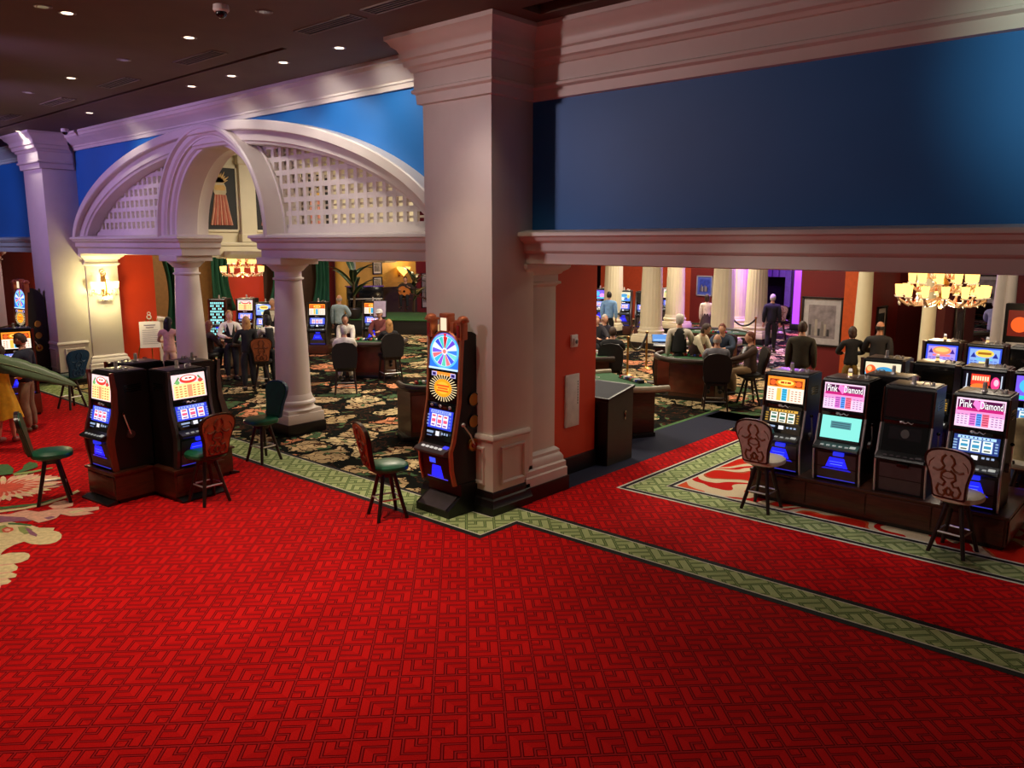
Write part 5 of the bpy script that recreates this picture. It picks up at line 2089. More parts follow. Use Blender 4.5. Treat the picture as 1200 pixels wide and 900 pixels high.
PMAT = M('picture_mount', (176, 170, 172), .7)
ARTG = M('print_grey', (134, 124, 128), .8, var=.35, scale=6)
FDK = M('dark_frame', (30, 18, 16), .35)
q = at(963, 377, 19.99)
picture(q, 1.02, 1.22, 0, 'large framed grey print on the dark red wall behind the person in olive', FDK, PMAT, ARTG)
q = at(1000, 392, 19.85)
picture((-6.44, 19.95, 1.25), .5, .9, R(90), 'framed black and white photograph on the orange-lit wall end', FDK, PAPER, M('print_dark', (60, 62, 66), .8, var=.5, scale=8))
q = atx(1021, 383, -6.19)
picture((-6.19, 20.3, 1.4), .7, 1.0, R(90), 'framed black and white photograph right of the slim column', FDK, PAPER, M('print_dark', (60, 62, 66), .8, var=.5, scale=8))
picture((-4.49, 20.2, 1.5), .8, 1.1, R(90), 'narrow dark framed picture on the maroon wall edge', FDK, M('dark_mount', (70, 66, 66), .6), M('print_dark', (60, 62, 66), .8, var=.5, scale=8))
q = at(1155, 339, 29.98)
picture(q, 1.15, .95, 0, 'grey framed print on the far wall behind the large chandelier', FDK, PMAT, ARTG)
q = at(826, 335, 30.98)
picture(q, .75, .85, 0, 'blue framed picture on the far dark red wall', M('silver_frame', (150, 150, 170), .4), M('blue_print', (70, 90, 190), .6), M('blue_print_deep', (40, 60, 170), .6, var=.4))
for yy, zz, lab in ((22.64, 2.32, 'upper small framed drawing on the ochre wall'), (22.64, 1.62, 'lower small framed drawing on the ochre wall')):
    picture((BX + .012, yy, zz), .52, .60, R(90), lab, FDK, PAPER, M('drawing', (170, 160, 140), .8, var=.4, scale=8))
picture((BX + .012, 25.45, 1.2), .5, 1.6, R(90), 'tall grey framed picture right of the stage', FDK, PMAT, ARTG)

# ------------------------------------------------------------------ kiosk, thermostat, panel
root = empty('kiosk', (-7.22, 10.27, 0), 0, 'dark metal ticket kiosk with a sloping blue top beside the vermilion wall', 'kiosk')
b = MB()
b.prism([(-.34, 0), (.34, 0), (.34, 1.14), (-.34, 1.02)], -.36, .36, M('kiosk_shell', (54, 54, 44), .5, .2), 'X')
b.build('cabinet', root)
b = MB()
b.prism([(-.36, 1.02), (.36, 1.15), (.36, 1.19), (-.36, 1.06)], -.38, .38, BLACK, 'X')
b.build('top_rim', root)
b = MB()
P = Panel(b, (-.34, -.33, 1.068), (1, 0, 0), (0, .66, .119), .68, .67)
P.rect(0, 0, 1, 1, M('navy_glass', (16, 22, 44), .6, spec=.15))
b.build('screen', root, smooth=False, fix=False)
b = MB()
b.span(-.345, .345, -.352, -.34, .05, 1.0, BLACK, .004)
b.build('front_door', root)
b = MB()
b.cyl((.36, .12, .78), (.372, .12, .78), .035, .035, GLOSS, 14)
b.span(.36, .37, .10, .14, .66, .76, GLOSS, .003)
b.build('lock', root)

q = MB()
q.span(-7.06, -7.035, 9.10, 9.43, .72, 1.50, M('panel_white', (214, 208, 200), .5), .006)
pn = q.build('service_panel')
tag(pn, 'flush white metal access panel low on the vermilion wall', 'wall panel')
q = MB()
q.span(-7.036, -7.03, 9.125, 9.405, .745, 1.475, M('panel_white', (214, 208, 200), .5), .003)
q.build('door', pn)
q = MB()
for i in range(9):
    q.span(-7.031, -7.027, 9.375, 9.39, 1.05 + .04 * i, 1.075 + .04 * i, STEEL)
q.build('vent', pn)
q = MB()
q.span(-7.06, -7.03, 9.22, 9.37, 1.90, 2.08, PAPER, .008)
th = q.build('thermostat')
tag(th, 'small white thermostat box on the vermilion wall', 'thermostat')
q = MB()
q.span(-7.03, -7.0, 9.25, 9.34, 1.93, 2.03, PAPER, .012)
q.sphere((-6.995, 9.295, 1.98), (.01, .03, .03), STEEL, 2)
q.build('dial', th)


# ------------------------------------------------------------------ tables and chairs
def card_table(c, rz, lab, felt=FELT, r=.95, rim=M('table_rim', (58, 46, 40), .4)):
    root = empty('card_table', c, rz, lab, 'card table', 'card tables')
    def dshape(rr, back):
        pts = []
        for i in range(25):
            t = PI + PI * i / 24
            pts.append((rr * math.cos(t), rr * .82 * math.sin(t)))
        pts += [(rr * .98, back), (-rr * .98, back)]
        return pts
    b = MB()
    b.prism(dshape(r, .28), .86, .90, WOOD, 'Z')
    b.prism(dshape(r * .93, .24), .90, .912, felt, 'Z')
    b.build('tabletop', root)
    m = MB()
    pts = []
    for i in range(31):
        t = PI + PI * i / 30
        pts.append((r * .97 * math.cos(t), r * .8 * math.sin(t), .925))
    pts = [(-r * .97, .26, .925)] + pts + [(r * .97, .26, .925)]
    m.tube(pts, .055, rim, 10)
    m.build('arm_rail', root)
    m = MB()
    m.prism([(-.52, -.36), (.52, -.36), (.64, .22), (-.64, .22)], .08, .86, WOOD, 'Z')
    m.span(-.66, .66, -.36, .24, .0, .08, BASEB, .01)
    m.span(-.5, .5, -.372, -.355, .16, .8, WOODR, .01)
    m.build('pedestal', root)
    m = MB()
    m.span(-.36, .36, .06, .20, .912, .93, GLOSS, .004)
    for i in range(10):
        col = [(180, 40, 40), (40, 130, 70), (230, 226, 216), (40, 60, 150), (30, 30, 30)][i % 5]
        m.cyl((-.31 + i * .068, .07, .945), (-.31 + i * .068, .19, .945), .028, .028, M('chips_%d' % (i % 5), col, .5), 12)
    m.build('chip_tray', root)
    for i in range(5):
        t = PI * 1.18 + PI * .64 * i / 4
        m = MB()
        m.ring((r * .66 * math.cos(t), r * .56 * math.sin(t), .914), .075, .005, PAPER, 20, 5)
        m.build('bet_ring', root)
    return root


def chair_high(c, face, lab):
    root = empty('gaming_chair', (c[0], c[1], 0), 0, lab, 'chair', 'high black gaming chairs')
    root.rotation_euler = (0, 0, math.atan2(-(face[0] - c[0]), face[1] - c[1]))
    b = MB()
    b.box((0, 0, .62), (.50, .48, .10), BLKL, .04)
    b.build('seat', root)
    b = MB()
    pts = [(-.25, .62), (-.29, .90), (-.27, 1.08), (-.18, 1.17), (0, 1.20), (.18, 1.17), (.27, 1.08), (.29, .90), (.25, .62)]
    b.prism(pts, -.30, -.24, BLKL, 'Y')
    b.prism([(x * .85, .9 + (z - .9) * .85) for x, z in pts], -.24, -.215, BLKL, 'Y')
    b.build('backrest', root)
    b = MB()
    b.span(-.22, .22, -.20, .22, .52, .57, LEGM, .01)
    for s in (-1, 1):
        b.tube([(s * .2, -.22, .55), (s * .2, -.27, .72)], .018, LEGM, 8)
    b.build('seat_frame', root)
    for sx in (-1, 1):
        for sy in (-1, 1):
            g = MB()
            g.tube([(sx * .19, sy * .18, .54), (sx * .24, sy * .24, 0)], [.022, .018], LEGM, 8)
            g.build('leg', root)
    b = MB()
    z = .2
    k = .222
    b.tube([(-k, -k, z), (k, -k, z), (k, k, z), (-k, k, z), (-k, -k, z)], .011, CHROME, 6)
    b.build('foot_rail', root)
    return root


def tb(px, py, z, rz, lab, **kw):
    p = fl(px, py, z)
    return card_table((p.x, p.y, 0), rz, lab, **kw)


tb(818, 417, .95, R(10), 'dark wooden card table with four people round it, right room')
tb(733, 446, .92, R(-25), 'green topped gaming table with pale rim behind the kiosk', r=1.02, rim=M('pale_rim', (176, 166, 140), .4))
tb(432, 398, .95, R(35), 'card table with green felt between the stout column and the wheel machine')
tb(277, 397, .95, R(160), 'card table behind the standing person in the black suit')
p = fl(500, 452, .92)
card_table((p.x, p.y + .2, 0), R(60), 'small dark gaming table half hidden by the wheel machine', r=.62)
tb(838, 388, .95, R(200), 'far card table below the blue picture')
tb(1122, 389, .9, R(20), 'dark gaming table behind the third row of slot machines')
tb(694, 413, .95, R(-40), 'card table behind the edge of the vermilion wall')
p = hd(841, 395, 1.50)
chair_high(p, fl(822, 440), 'broad black chair under the player in the grey shirt')
p = hd(403, 385, 1.48)
chair_high(p, fl(408, 425), 'high black chair of the player in white before the card table')
p = hd(718, 385, 1.50)
chair_high(p, fl(740, 430), 'black chair of the player in the black jacket')
p = hd(456, 377, 1.46)
chair_high(p, fl(420, 425), 'black chair of the fair haired player near the stage')
st_o = make_stool(BLKL, WOODL, FRM, CARVE, LEGM)
stool(st_o, fl(308, 455), fl(300, 430), 'stool with carved orange-brown back between the suited person and the stout column', GS)
p = hd(881, 391, 1.52)
stool(st_o, (p.x, p.y), fl(835, 475), 'black seated stool under the player in the brown jacket', GS)
q = fl(490, 458)
stool(st_o, (-11.75, 11.9), (-13.2, 12.4), 'stool with pale back just behind the wheel machine', GS)
q = fl(914, 398)
st_f = make_stool(BLKL, WOODT, FRM, CARVE, LEGM)
stool(st_f, q, fl(925, 380), 'far stool with tan back on the purple lit carpet', GS)
for px, py, h_, face, lab in ((699, 372, 1.46, (735, 452), 'stool under the fair-haired player by the vermilion wall'), (708, 369, 1.5, (735, 440), 'stool under the half hidden player'), (849, 381, 1.48, (822, 468), 'stool under the player in dark blue'),
                              (243, 378, 1.45, (285, 440), 'stool under the auburn-haired player'), (445, 364, 1.52, (415, 440), 'stool under the player in the white cap')):
    p = hd(px, py, h_)
    stool(st_f, (p.x, p.y), fl(*face), lab, GS)
o_ = stool(st_c, (-1.68, 11.62), (-1.72, 12.6), 'backless cream stool under the person in beige at the right edge', GS)
for ch in list(o_.children_recursive):
    if ch.name.split('.')[0] in ('backrest', 'back_panel', 'back_pad', 'carving'):
        bpy.data.objects.remove(ch)

# pit desk and tablet stand
p = fl(786, 404, 1.05)
root = empty('pit_desk', (p.x, p.y, 0), R(30), 'dark upright desk beside the dealer with the turned back', 'desk')
b = MB()
b.span(-.35, .35, -.25, .25, .08, 1.0, WOOD, .01)
b.span(-.32, .32, -.22, .22, 0, .08, BASEB)
b.build('cabinet', root)
b = MB()
b.span(-.40, .40, -.30, .30, 1.0, 1.05, BLACK, .012)
b.build('top', root)
b = MB()
b.span(-.28, .28, -.262, -.25, .15, .9, WOODR, .008)
b.build('door', root)
p = fl(768, 425, .5)
root = empty('tablet_stand', (p.x, p.y, 0), R(35), 'blue lit tablet on a curved black stand before the grooved column', 'tablet stand')
b = MB()
b.cyl((0, 0, 0), (0, 0, .03), .20, .19, BLACK, 24)
b.build('base', root)
b = MB()
b.tube([(0, 0, .03), (-.05, 0, .4), (.02, 0, .8), (.10, -.02, 1.05)], .03, BLACK, 10)
b.build('post', root)
b = MB()
b.box((.10, -.04, 1.10), (.42, .30, .03), BLACK, .01, rot=(R(32), 0, 0))
b.build('housing', root)
b = MB()
P = Panel(b, (-.09, -.165, 1.045), (1, 0, 0), (0, math.cos(R(32)), math.sin(R(32))), .38, .27)
P.rect(0, 0, 1, 1, E((90, 150, 225), 1.1))
P.rect(.08, .1, .92, .3, E((150, 195, 245), 1.1))
b.build('screen', root, smooth=False, fix=False)


def rope(a, b_, sag, lab):
    root = empty('rope_barrier', ((a.x + b_.x) / 2, (a.y + b_.y) / 2, 0), 0, lab, 'rope barrier', 'rope barriers')
    o = Vector(root.location)
    m = MB()
    n = 16
    m.tube([a.lerp(b_, i / n) - o - Vector((0, 0, sag * 4 * (i / n) * (1 - i / n))) for i in range(n + 1)], .03, BLACK, 8)
    m.build('rope', root)
    for e in (a, b_):
        q = MB()
        q.lathe([(.17, 0), (.17, .02), (.05, .05), (.025, .08), (.025, e.z + .02), (.045, e.z + .03), (.045, e.z + .06), (0.005, e.z + .08)], BRASS, 16, (e.x - o.x, e.y - o.y, 0))
        q.build('post', root)
    return root


p0, p1 = fl(742, 425, .2), fl(765, 425, .2)
rope(Vector((fl(856, 405).x, fl(856, 405).y, .95)), Vector((fl(884, 408).x, fl(884, 408).y + 0, .95)), .25, 'black rope between two brass posts beside the fluted column')
rope(Vector((fl(735, 440).x, fl(735, 440).y, .95)), Vector((fl(757, 432).x, fl(757, 432).y, .95)), .35, 'black rope hanging beside the tablet stand')

# easel sign by the left bay
root = empty('easel_sign', (-20.75, 9.28, 0), R(62), 'white notice board on an easel before the vermilion wall end', 'sign')
b = MB()
b.box((0, 0, 1.05), (.50, .03, .68), PAPER, .006, rot=(R(-8), 0, 0))
b.build('board', root)
b = MB()
P = Panel(b, (-.23, -.068, .73), (1, 0, 0), (0, math.sin(R(8)), math.cos(R(8))), .46, .62)
P.k = 2
lg = M('print_lines', (150, 140, 150), .7)
P.rects([(.2, .9, .8, .94), (.3, .80, .7, .84)] + [(.1, y, .9, y + .018) for y in (.70, .62, .54, .46, .38, .30, .22, .14)], lg)
b.build('printed_lines', root, smooth=False, fix=False)
for s in (-1, 1):
    b = MB()
    b.tube([(s * .05, .06, 1.5), (s * .30, -.02, .6), (s * .36, -.05, 0)], .015, BRASS, 8)
    b.build('leg', root)
b = MB()
b.tube([(0, .06, 1.5), (0, .45, 0)], .015, BRASS, 8)
b.build('leg', root)
b = MB()
b.ring((0, .05, 1.50), .05, .014, M('sign_ring', (214, 208, 200), .4), 20, 8, 'Y')
b.ring((0, .05, 1.59), .036, .012, M('sign_ring', (214, 208, 200), .4), 20, 8, 'Y')
b.build('finial', root)


# ------------------------------------------------------------------ crystal lights
def cup(mb, p, s, glow=4.0):
    mb.lathe([(.018 * s, 0), (.030 * s, .02 * s), (.038 * s, .06 * s), (.046 * s, .12 * s)], E((255, 206, 120), glow), 12, p, cap=False)


def chandelier(c, rad, lab, tiers, shade, power, chain=1.0):
    root = empty('chandelier', c, 0, lab, 'chandelier', 'chandeliers')
    b = MB()
    b.lathe([(.02, -.30 * rad), (.06 * rad, -.25 * rad), (.10 * rad, -.15 * rad), (.05 * rad, 0), (.09 * rad, .15 * rad), (.16 * rad, .3 * rad), (.06 * rad, .45 * rad), (.12 * rad, .65 * rad), (.03, .8 * rad)], BRASS, 20)
    b.cyl((0, 0, .8 * rad), (0, 0, CZ - c[2]), .015, .015, BRASS, 8)
    b.build('stem', root)
    for (n, rr, z, ph) in tiers:
        for i in range(n):
            a = 2 * PI * i / n + ph
            ca, sa = math.cos(a), math.sin(a)
            m = MB()
            R1 = rr * rad
            m.tube([(.06 * ca, .06 * sa, z), (R1 * .4 * ca, R1 * .4 * sa, z - .12 * rad), (R1 * .8 * ca, R1 * .8 * sa, z - .14 * rad), (R1 * ca, R1 * sa, z - .02 * rad), (R1 * ca, R1 * sa, z + .03 * rad)], .022 * rad + .006, M('amber_glass', (240, 206, 176), .12, coat=.6), 8)
            m.lathe([(.03 * rad, 0), (.10 * rad, .02 * rad), (.085 * rad, .045 * rad), (.03 * rad, .05 * rad)], GLASSY, 12, (R1 * ca, R1 * sa, z + .02 * rad))
            arm_ = m.build('arm', root)
            s_ = MB()
            s_.lathe([(.045 * rad, 0), (.075 * rad, .03 * rad), (.08 * rad, .12 * rad), (.095 * rad, .26 * rad)], E((255, 196, 104), shade), 14, (R1 * ca, R1 * sa, z + .065 * rad), cap=False)
            s_.sphere((R1 * ca, R1 * sa, z + .15 * rad), (.03 * rad, .03 * rad, .06 * rad), E((255, 236, 190), shade * 3), 1)
            s_.build('glass_shade', arm_)
            d = MB()
            for k in range(3):
                aa = a + (k - 1) * .5 * PI / n
                rr2 = R1 * (.98 - .2 * (k != 1))
                d.sphere((rr2 * math.cos(aa), rr2 * math.sin(aa), z - .08 * rad - .04 * rad * (k == 1)), (.022 * rad, .022 * rad, .05 * rad), GLASSY if k else M('coral_glass', (220, 110, 70), .15, coat=.5), 1)
            d.build('crystal_drops', arm_)
    lamp('POINT', 'chandelier_light', (c[0], c[1], c[2] - .35 * rad), power, (1.0, .72, .40), None, .3 * rad)
    return root


def lamp(kind, name, loc, power, col, target=None, size=.2, angle=70, blend=.6, sy=None):
    l = bpy.data.lights.new(name, kind)
    l.energy = power
    l.color = col
    if kind == 'SPOT':
        l.spot_size = R(angle)
        l.spot_blend = blend
        l.shadow_soft_size = size
    elif kind == 'AREA':
        l.size = size
        if sy:
            l.shape = 'RECTANGLE'
            l.size_y = sy
    else:
        l.shadow_soft_size = size
    o = bpy.data.objects.new(name, l)
    COL.objects.link(o)
    o.location = loc
    if target is not None:
        o.rotation_euler = (Vector(target) - Vector(loc)).to_track_quat('-Z', 'Y').to_euler()
    return o


d = ray(1103, 347)
c = Vector((0, 0, CAMZ)) + d * 15.0
chandelier(tuple(c), .78, 'large amber glass chandelier hanging over the rows of slot machines on the right', ((14, .94, -.05, .1), (11, .68, .20, .3), (8, .42, .44, .1)), 2.6, 70)
d = ray(284, 318)
c = Vector((0, 0, CAMZ)) + d * 27.0
chandelier(tuple(c), .68, 'small glowing chandelier before the vermilion back wall, seen between the columns', ((12, .95, -.05, 0), (10, .62, .22, .2), (6, .3, .42, .1)), 2.6, 50)

# wall sconce on the pilaster
root = empty('wall_sconce', (-20.915, 8.29, 2.28), R(90), 'crystal wall sconce glowing on the white pilaster', 'wall lamp')
b = MB()
b.lathe([(.03, -.30), (.05, -.22), (.06, -.02), (.05, .2), (.02, .32)], BRASS, 16, (0, -.05, 0))
b.box((0, -.015, 0), (.10, .03, .62), BRASS, .012)
b.ring((0, -.04, .36), .055, .012, BRASS, 20, 6, 'Y')
b.build('back_plate', root)
for i, (x, y) in enumerate(((-.27, -.10), (-.12, -.22), (.12, -.22), (.27, -.10))):
    m = MB()
    m.tube([(0, -.05, -.08), (x * .5, y * .7, -.16), (x, y, -.10), (x, y, -.02)], .012, BRASS, 8)
    a_ = m.build('arm', root)
    m = MB()
    m.lathe([(.03, 0), (.05, .03), (.058, .10), (.07, .17)], E((255, 226, 140), 6.0), 14, (x, y, -.01), cap=False)
    m.build('glass_shade', a_)
    m = MB()
    for k in range(6):
        t = 2 * PI * k / 6
        m.sphere((x + .05 * math.cos(t), y + .05 * math.sin(t), -.10 - .03 * (k % 2)), (.012, .012, .04), E((255, 220, 140), 1.6), 1)
    m.build('crystal_drops', a_)
m = MB()
for k in range(14):
    t = 2 * PI * k / 14
    m.sphere((.14 * math.cos(t), -.10 + .08 * math.sin(t), -.22 - .04 * (k % 2)), (.016, .016, .05), E((255, 226, 150), 2.2), 1)
m.sphere((0, -.10, -.24), (.10, .07, .05), E((255, 232, 160), 4.0), 2)
m.build('crystal_bowl', root)
lamp('POINT', 'sconce_light', (-20.5, 8.29, 2.3), 75, (1.0, .86, .42), None, .12)
# shell lamp behind the stage
root = empty('wall_sconce', (BX + .03, 23.87, 2.12), R(90), 'amber bowl wall lamp on the ochre wall behind the stage', 'wall lamp')
b = MB()
b.lathe([(.02, -.2), (.06, -.14), (.20, .0), (.30, .14), (.31, .2)], E((255, 186, 90), 2.6), 20, (0, -.32, 0))
b.build('shade', root)
b = MB()
b.tube([(0, 0, -.1), (0, -.2, -.22), (0, -.32, -.18)], .02, BRASS, 8)
b.box((0, -.01, -.08), (.1, .03, .3), BRASS, .01)
b.build('bracket', root)
lamp('POINT', 'shell_light', (BX + .7, 23.87, 2.5), 40, (1.0, .7, .36), None, .1)
# string of crystal light on the alcove wall
root = empty('light_strip', (-5.75, 21.55, 0), 0, 'vertical strip of small sparkling lights on the dark red alcove wall', 'light strip')
b = MB()
b.cyl((0, 0, 1.9), (0, 0, 3.2), .012, .012, BRASS, 8)
b.build('rod', root)
b = MB()
for i, z in enumerate((1.95, 2.05, 2.15, 2.3, 2.38, 2.46, 2.55, 2.75, 2.85, 3.05)):
    b.sphere((0, -.02, z), (.035, .035, .05 if i != 5 else .08), E((255, 226, 180), 3.0), 1)
b.build('bulbs', root)
# violet light column far back
root = empty('violet_light_column', tuple(at(932, 400, 31.0)[:2]) + (0,), 0, 'tall violet glowing light column at the end of the hall', 'light column')
b = MB()
b.span(-.15, .13, -.1, .1, .25, 3.4, E((178, 70, 255), 1.5), .02)
b.build('glowing_panel', root)
b = MB()
b.span(-.22, .22, -.14, .14, 0, .25, BLACK, .02)
b.span(-.22, -.16, -.12, .12, .25, 3.4, BLACK)
b.build('housing', root)
for i, px in enumerate((901, 909, 917, 924)):
    p = at(px, 340, 34.5)
    q = MB()
    q.span(p.x - .13, p.x + .13, 34.4, 34.6, 1.9 if i < 3 else .6, 3.6, M('lilac_paint', (150, 130, 210), .5), .01)
    tag(q.build('hanging_panel'), '%s of the pale lilac upright panels far back beside the violet light' % ('first', 'second', 'third', 'long fourth')[i], 'panel', 'lilac panels')

# ------------------------------------------------------------------ curtains
def curtain(x, y0, y1, z0, z1, lab, tie=0.0):
    vs = []
    n, mrows = 60, 14
    for j in range(mrows + 1):
        z = z0 + (z1 - z0) * j / mrows
        pull = tie * math.sin(PI * min(1, (z1 - z) / (z1 - z0) * 1.0)) if tie else 0
        for i in range(n + 1):
            t = i / n
            y = y0 + (y1 - y0) * t
            yc = y0 if tie > 0 else y1
            y = y + (yc - y) * abs(pull)
            vs.append((x + .06 * math.sin(t * 16 * PI / 2.4) + .02 * math.sin(t * 31 + j * .3), y, z))
    fs = [(j * (n + 1) + i, j * (n + 1) + i + 1, (j + 1) * (n + 1) + i + 1, (j + 1) * (n + 1) + i) for j in range(mrows) for i in range(n)]
    b = MB()
    b.add(vs, fs, CURT)
    o = b.build('curtain', ang=180)
    sm = o.modifiers.new('thickness', 'SOLIDIFY')
    sm.thickness = .02
    tag(o, lab, 'curtain', 'green curtains')
    r = MB()
    r.cyl((x, y0 - .1, z1 + .02), (x, y1 + .1, z1 + .02), .03, .03, BRASS, 10)
    r.build('rod', o)
    return o


curtain(BX + .35, 14.75, 15.65, 0.9, 3.6, 'green curtain left of the vermilion back wall', .35)
curtain(BX + .35, 16.95, 17.9, 0.9, 3.6, 'green curtain right of the vermilion back wall', -.35)
curtain(BX + .35, 19.0, 19.8, 0.9, 3.6, 'green curtain beside the dark red stretch of back wall', -.3)
curtain(-21.9, 10.05, 10.9, .5, 3.6, 'green curtain beside the vermilion wall end on the left', -.4)

# ------------------------------------------------------------------ stage, music
root = empty('stage', (-24.4, 20.6, 0), R(34), 'low green carpeted stage for musicians at the back', 'stage')
b = MB()
b.span(-2.2, 2.2, -1.6, 1.6, 0, .52, M('stage_black', (20, 18, 18), .6), .01)
b.build('front_skirt', root)
b = MB()
b.span(-2.25, 2.25, -1.65, 1.65, .52, .56, M('stage_green', (44, 88, 40), .9), .01)
b.build('deck', root)
b = MB()
for x in (-2.2, 2.2):
    b.span(x - .03, x + .03, -1.62, -1.56, .56, .62, BRASS)
b.build('corner_cap', root)
mp = hd(475, 324, 2.0)
person((mp.x, mp.y), fl(440, 400), 'guitar player sitting on the green stage under the amber lamp', 1.76, sit=.55, hair=('short', 'brown'), top=(50, 40, 36), legs=BK, arms=((-.22, .30, .98), (.20, .34, .86)), base=.56, nod=.2)
root = empty('guitar', (mp.x, mp.y, 0), 0, 'wooden guitar held by the player on the stage', 'guitar')
d = fl(440, 400) - Vector((mp.x, mp.y, 0))
root.rotation_euler = (0, 0, math.atan2(-d.x, d.y))
g = Matrix.Translation((0, .28, 1.40)) @ Matrix.Rotation(R(-18), 4, 'Y')
def gt(mb):
    mb.T = g
    return mb
b = gt(MB())
pts = []
for i in range(40):
    t = 2 * PI * i / 40
    rr = .20 * (1 - .22 * math.cos(2 * t + PI) * 0 + .12 * math.cos(t)) * (1 - .20 * math.exp(-((math.cos(t) + .05) / .25) ** 2) * (abs(math.sin(t)) > .5))
    pts.append((.26 * math.cos(t), rr * math.sin(t)))
b.prism(pts, -.05, .05, M('guitar_wood', (206, 120, 52), .3, coat=.4), 'Y')
b.build('body', root)
b = gt(MB())
b.span(-.85, -.24, .04, .07, -.025, .025, WOOD, .004)
b.span(-1.0, -.85, .035, .06, -.04, .04, WOOD, .006)
b.build('neck', root)
b = gt(MB())
b.cyl((.0, .051, 0), (.0, .056, 0), .05, .05, GLOSS, 20)
b.build('sound_hole', root)
root = empty('chair', (mp.x, mp.y, .56), 0, 'plain dark chair under the guitar player', 'chair')
b = MB()
b.box((0, -.02, .50), (.42, .42, .05), WOOD, .015)
b.build('seat', root)
b = MB()
b.box((0, -.22, .85), (.40, .03, .22), WOOD, .012)
b.tube([(-.18, -.22, .5), (-.18, -.23, .9)], .014, WOOD)
b.tube([(.18, -.22, .5), (.18, -.23, .9)], .014, WOOD)
b.build('backrest', root)
for sx in (-.18, .18):
    for sy in (-.2, .17):
        b = MB()
        b.tube([(sx, sy, .49), (sx * 1.1, sy * 1.1, 0)], .016, WOOD)
        b.build('leg', root)
p = hd(445, 350, 1.7)
root = empty('music_stand', (p.x, p.y, 0), R(38), 'music stand holding a pale sheet left of the stage', 'music stand')
b = MB()
b.tube([(0, 0, .02), (0, 0, 1.25)], .014, BLACK)
b.cyl((0, 0, 0), (0, 0, .03), .2, .17, BLACK, 20)
b.build('post', root)
b = MB()
b.box((0, -.02, 1.38), (.42, .02, .54), BLACK, .006, rot=(R(-10), 0, 0))
b.build('desk', root)
b = MB()
b.box((0, -.04, 1.39), (.37, .006, .48), M('lilac_paper', (206, 190, 226), .7), .002, rot=(R(-10), 0, 0))
b.build('sheet', root)
p = hd(436, 336, 1.75)
root = empty('upright_piano', (p.x - 1.2, p.y + .6, .56), R(60), 'dark upright piano with a violet lit top behind the music stand', 'piano')
b = MB()
b.span(-.7, .7, -.1, .28, .1, 1.12, GLOSS, .015)
b.span(-.7, .7, -.42, -.1, .55, .66, GLOSS, .01)
b.span(-.70, -.62, -.40, -.1, 0, .55, GLOSS, .01)
b.span(.62, .70, -.40, -.1, 0, .55, GLOSS, .01)
b.build('case', root)
b = MB()
b.span(-.62, .62, -.40, -.2, .66, .68, PAPER, .004)
b.build('keyboard', root)
b = MB()
b.span(-.74, .74, -.14, .32, 1.12, 1.16, M('violet_lacquer', (96, 60, 150), .25), .01)  # violet light on the lid is put into its colour
b.build('lid', root)
lamp('SPOT', 'stage_light', (-22, 17, 5.4), 260, (.75, .6, 1.0), (p.x - 1, p.y + .4, 1.2), .1, 40, .6)


# ------------------------------------------------------------------ plants
def leaf(mb, base, tip, wd, droop, m, fold=.12, tears=0, n=26, side=None):
    base, tip = Vector(base), Vector(tip)
    d = tip - base
    side = (Vector(side) if side else d.cross(Vector((0, 0, 1)))).normalized()
    up = side.cross(d).normalized()
    vs, fs = [], []
    for i in range(n + 1):
        t = i / n
        c = base + d * t + Vector((0, 0, droop * 4 * t * (1 - t) * .5 - droop * .0))
        w = wd * (math.sin(PI * min(1, t * .96 + .04)) ** .55) * (1 - .25 * t)
        if i == n:
            w = .002
        rag = 1 - (.10 * (i % 4 == 0) if tears else 0)
        for k, s in enumerate((-1, -.5, 0, .5, 1)):
            vs.append(c + side * (s * w * rag) + up * (abs(s) * w * fold * 2 * (1 if abs(s) < .9 else .8)))
    for i in range(n):
        for k in range(4):
            a = i * 5 + k
            fs.append((a, a + 1, a + 6, a + 5))
    mb.add(vs, fs, m)
    mb.tube([base + d * (i / n) + Vector((0, 0, droop * 2 * (i / n) * (1 - i / n))) - up * .004 for i in range(n + 1)], [.014 * (1 - .8 * i / n) + .002 for i in range(n + 1)], M('leaf_rib', (126, 140, 96), .5), 6)


tipv = ray(91, 452)
tip = Vector((0, 0, CAMZ)) + tipv * 13.2
bsv = ray(-55, 416)
bs = Vector((0, 0, CAMZ)) + bsv * 13.2
root = empty('banana_plant', (bs.x - .35, bs.y - .25, 0), 0, 'potted banana plant reaching a long green leaf in from the left edge', 'plant')
o = Vector(root.location)
b = MB()
b.lathe([(.20, 0), (.27, .1), (.31, .4), (.30, .46), (.27, .46), (.26, .42), (.0, .42)], M('clay_pot', (120, 70, 50), .6), 24)
b.build('pot', root)
b = MB()
b.tube([(0, 0, .4), (.02, 0, 1.0), (.1, .05, 1.6), ], [.07, .055, .03], M('banana_stem', (110, 120, 70), .6), 12)
b.tube([(.08, .04, 1.4), (.2, .12, 1.62), tuple(bs - o)], [.03, .025, .016], M('banana_stem', (110, 120, 70), .6), 10)
b.build('stem', root)
for li, (bb, tt, w, dr) in enumerate(((bs - o, tip - o, .19, .12), ((.1, .05, 1.6), (.9, -.5, 2.2), .14, .2), ((.1, .05, 1.6), (-.8, .5, 2.1), .14, .2), ((.1, .05, 1.6), tuple(Vector((0, 0, CAMZ)) + ray(24, 379) * 13.0 - o), .07, .12), ((.1, .05, 1.6), (-.5, -.8, 2.3), .14, .2))):
    q = MB()
    leaf(q, bb, tt, w, dr, LEAF, .05 if li == 0 else .16, 1, side=(-.435, .433, .76) if li == 0 else None)
    lo = q.build('leaf', root, ang=60, fix=False)
    sm = lo.modifiers.new('thickness', 'SOLIDIFY')
    sm.thickness = .004


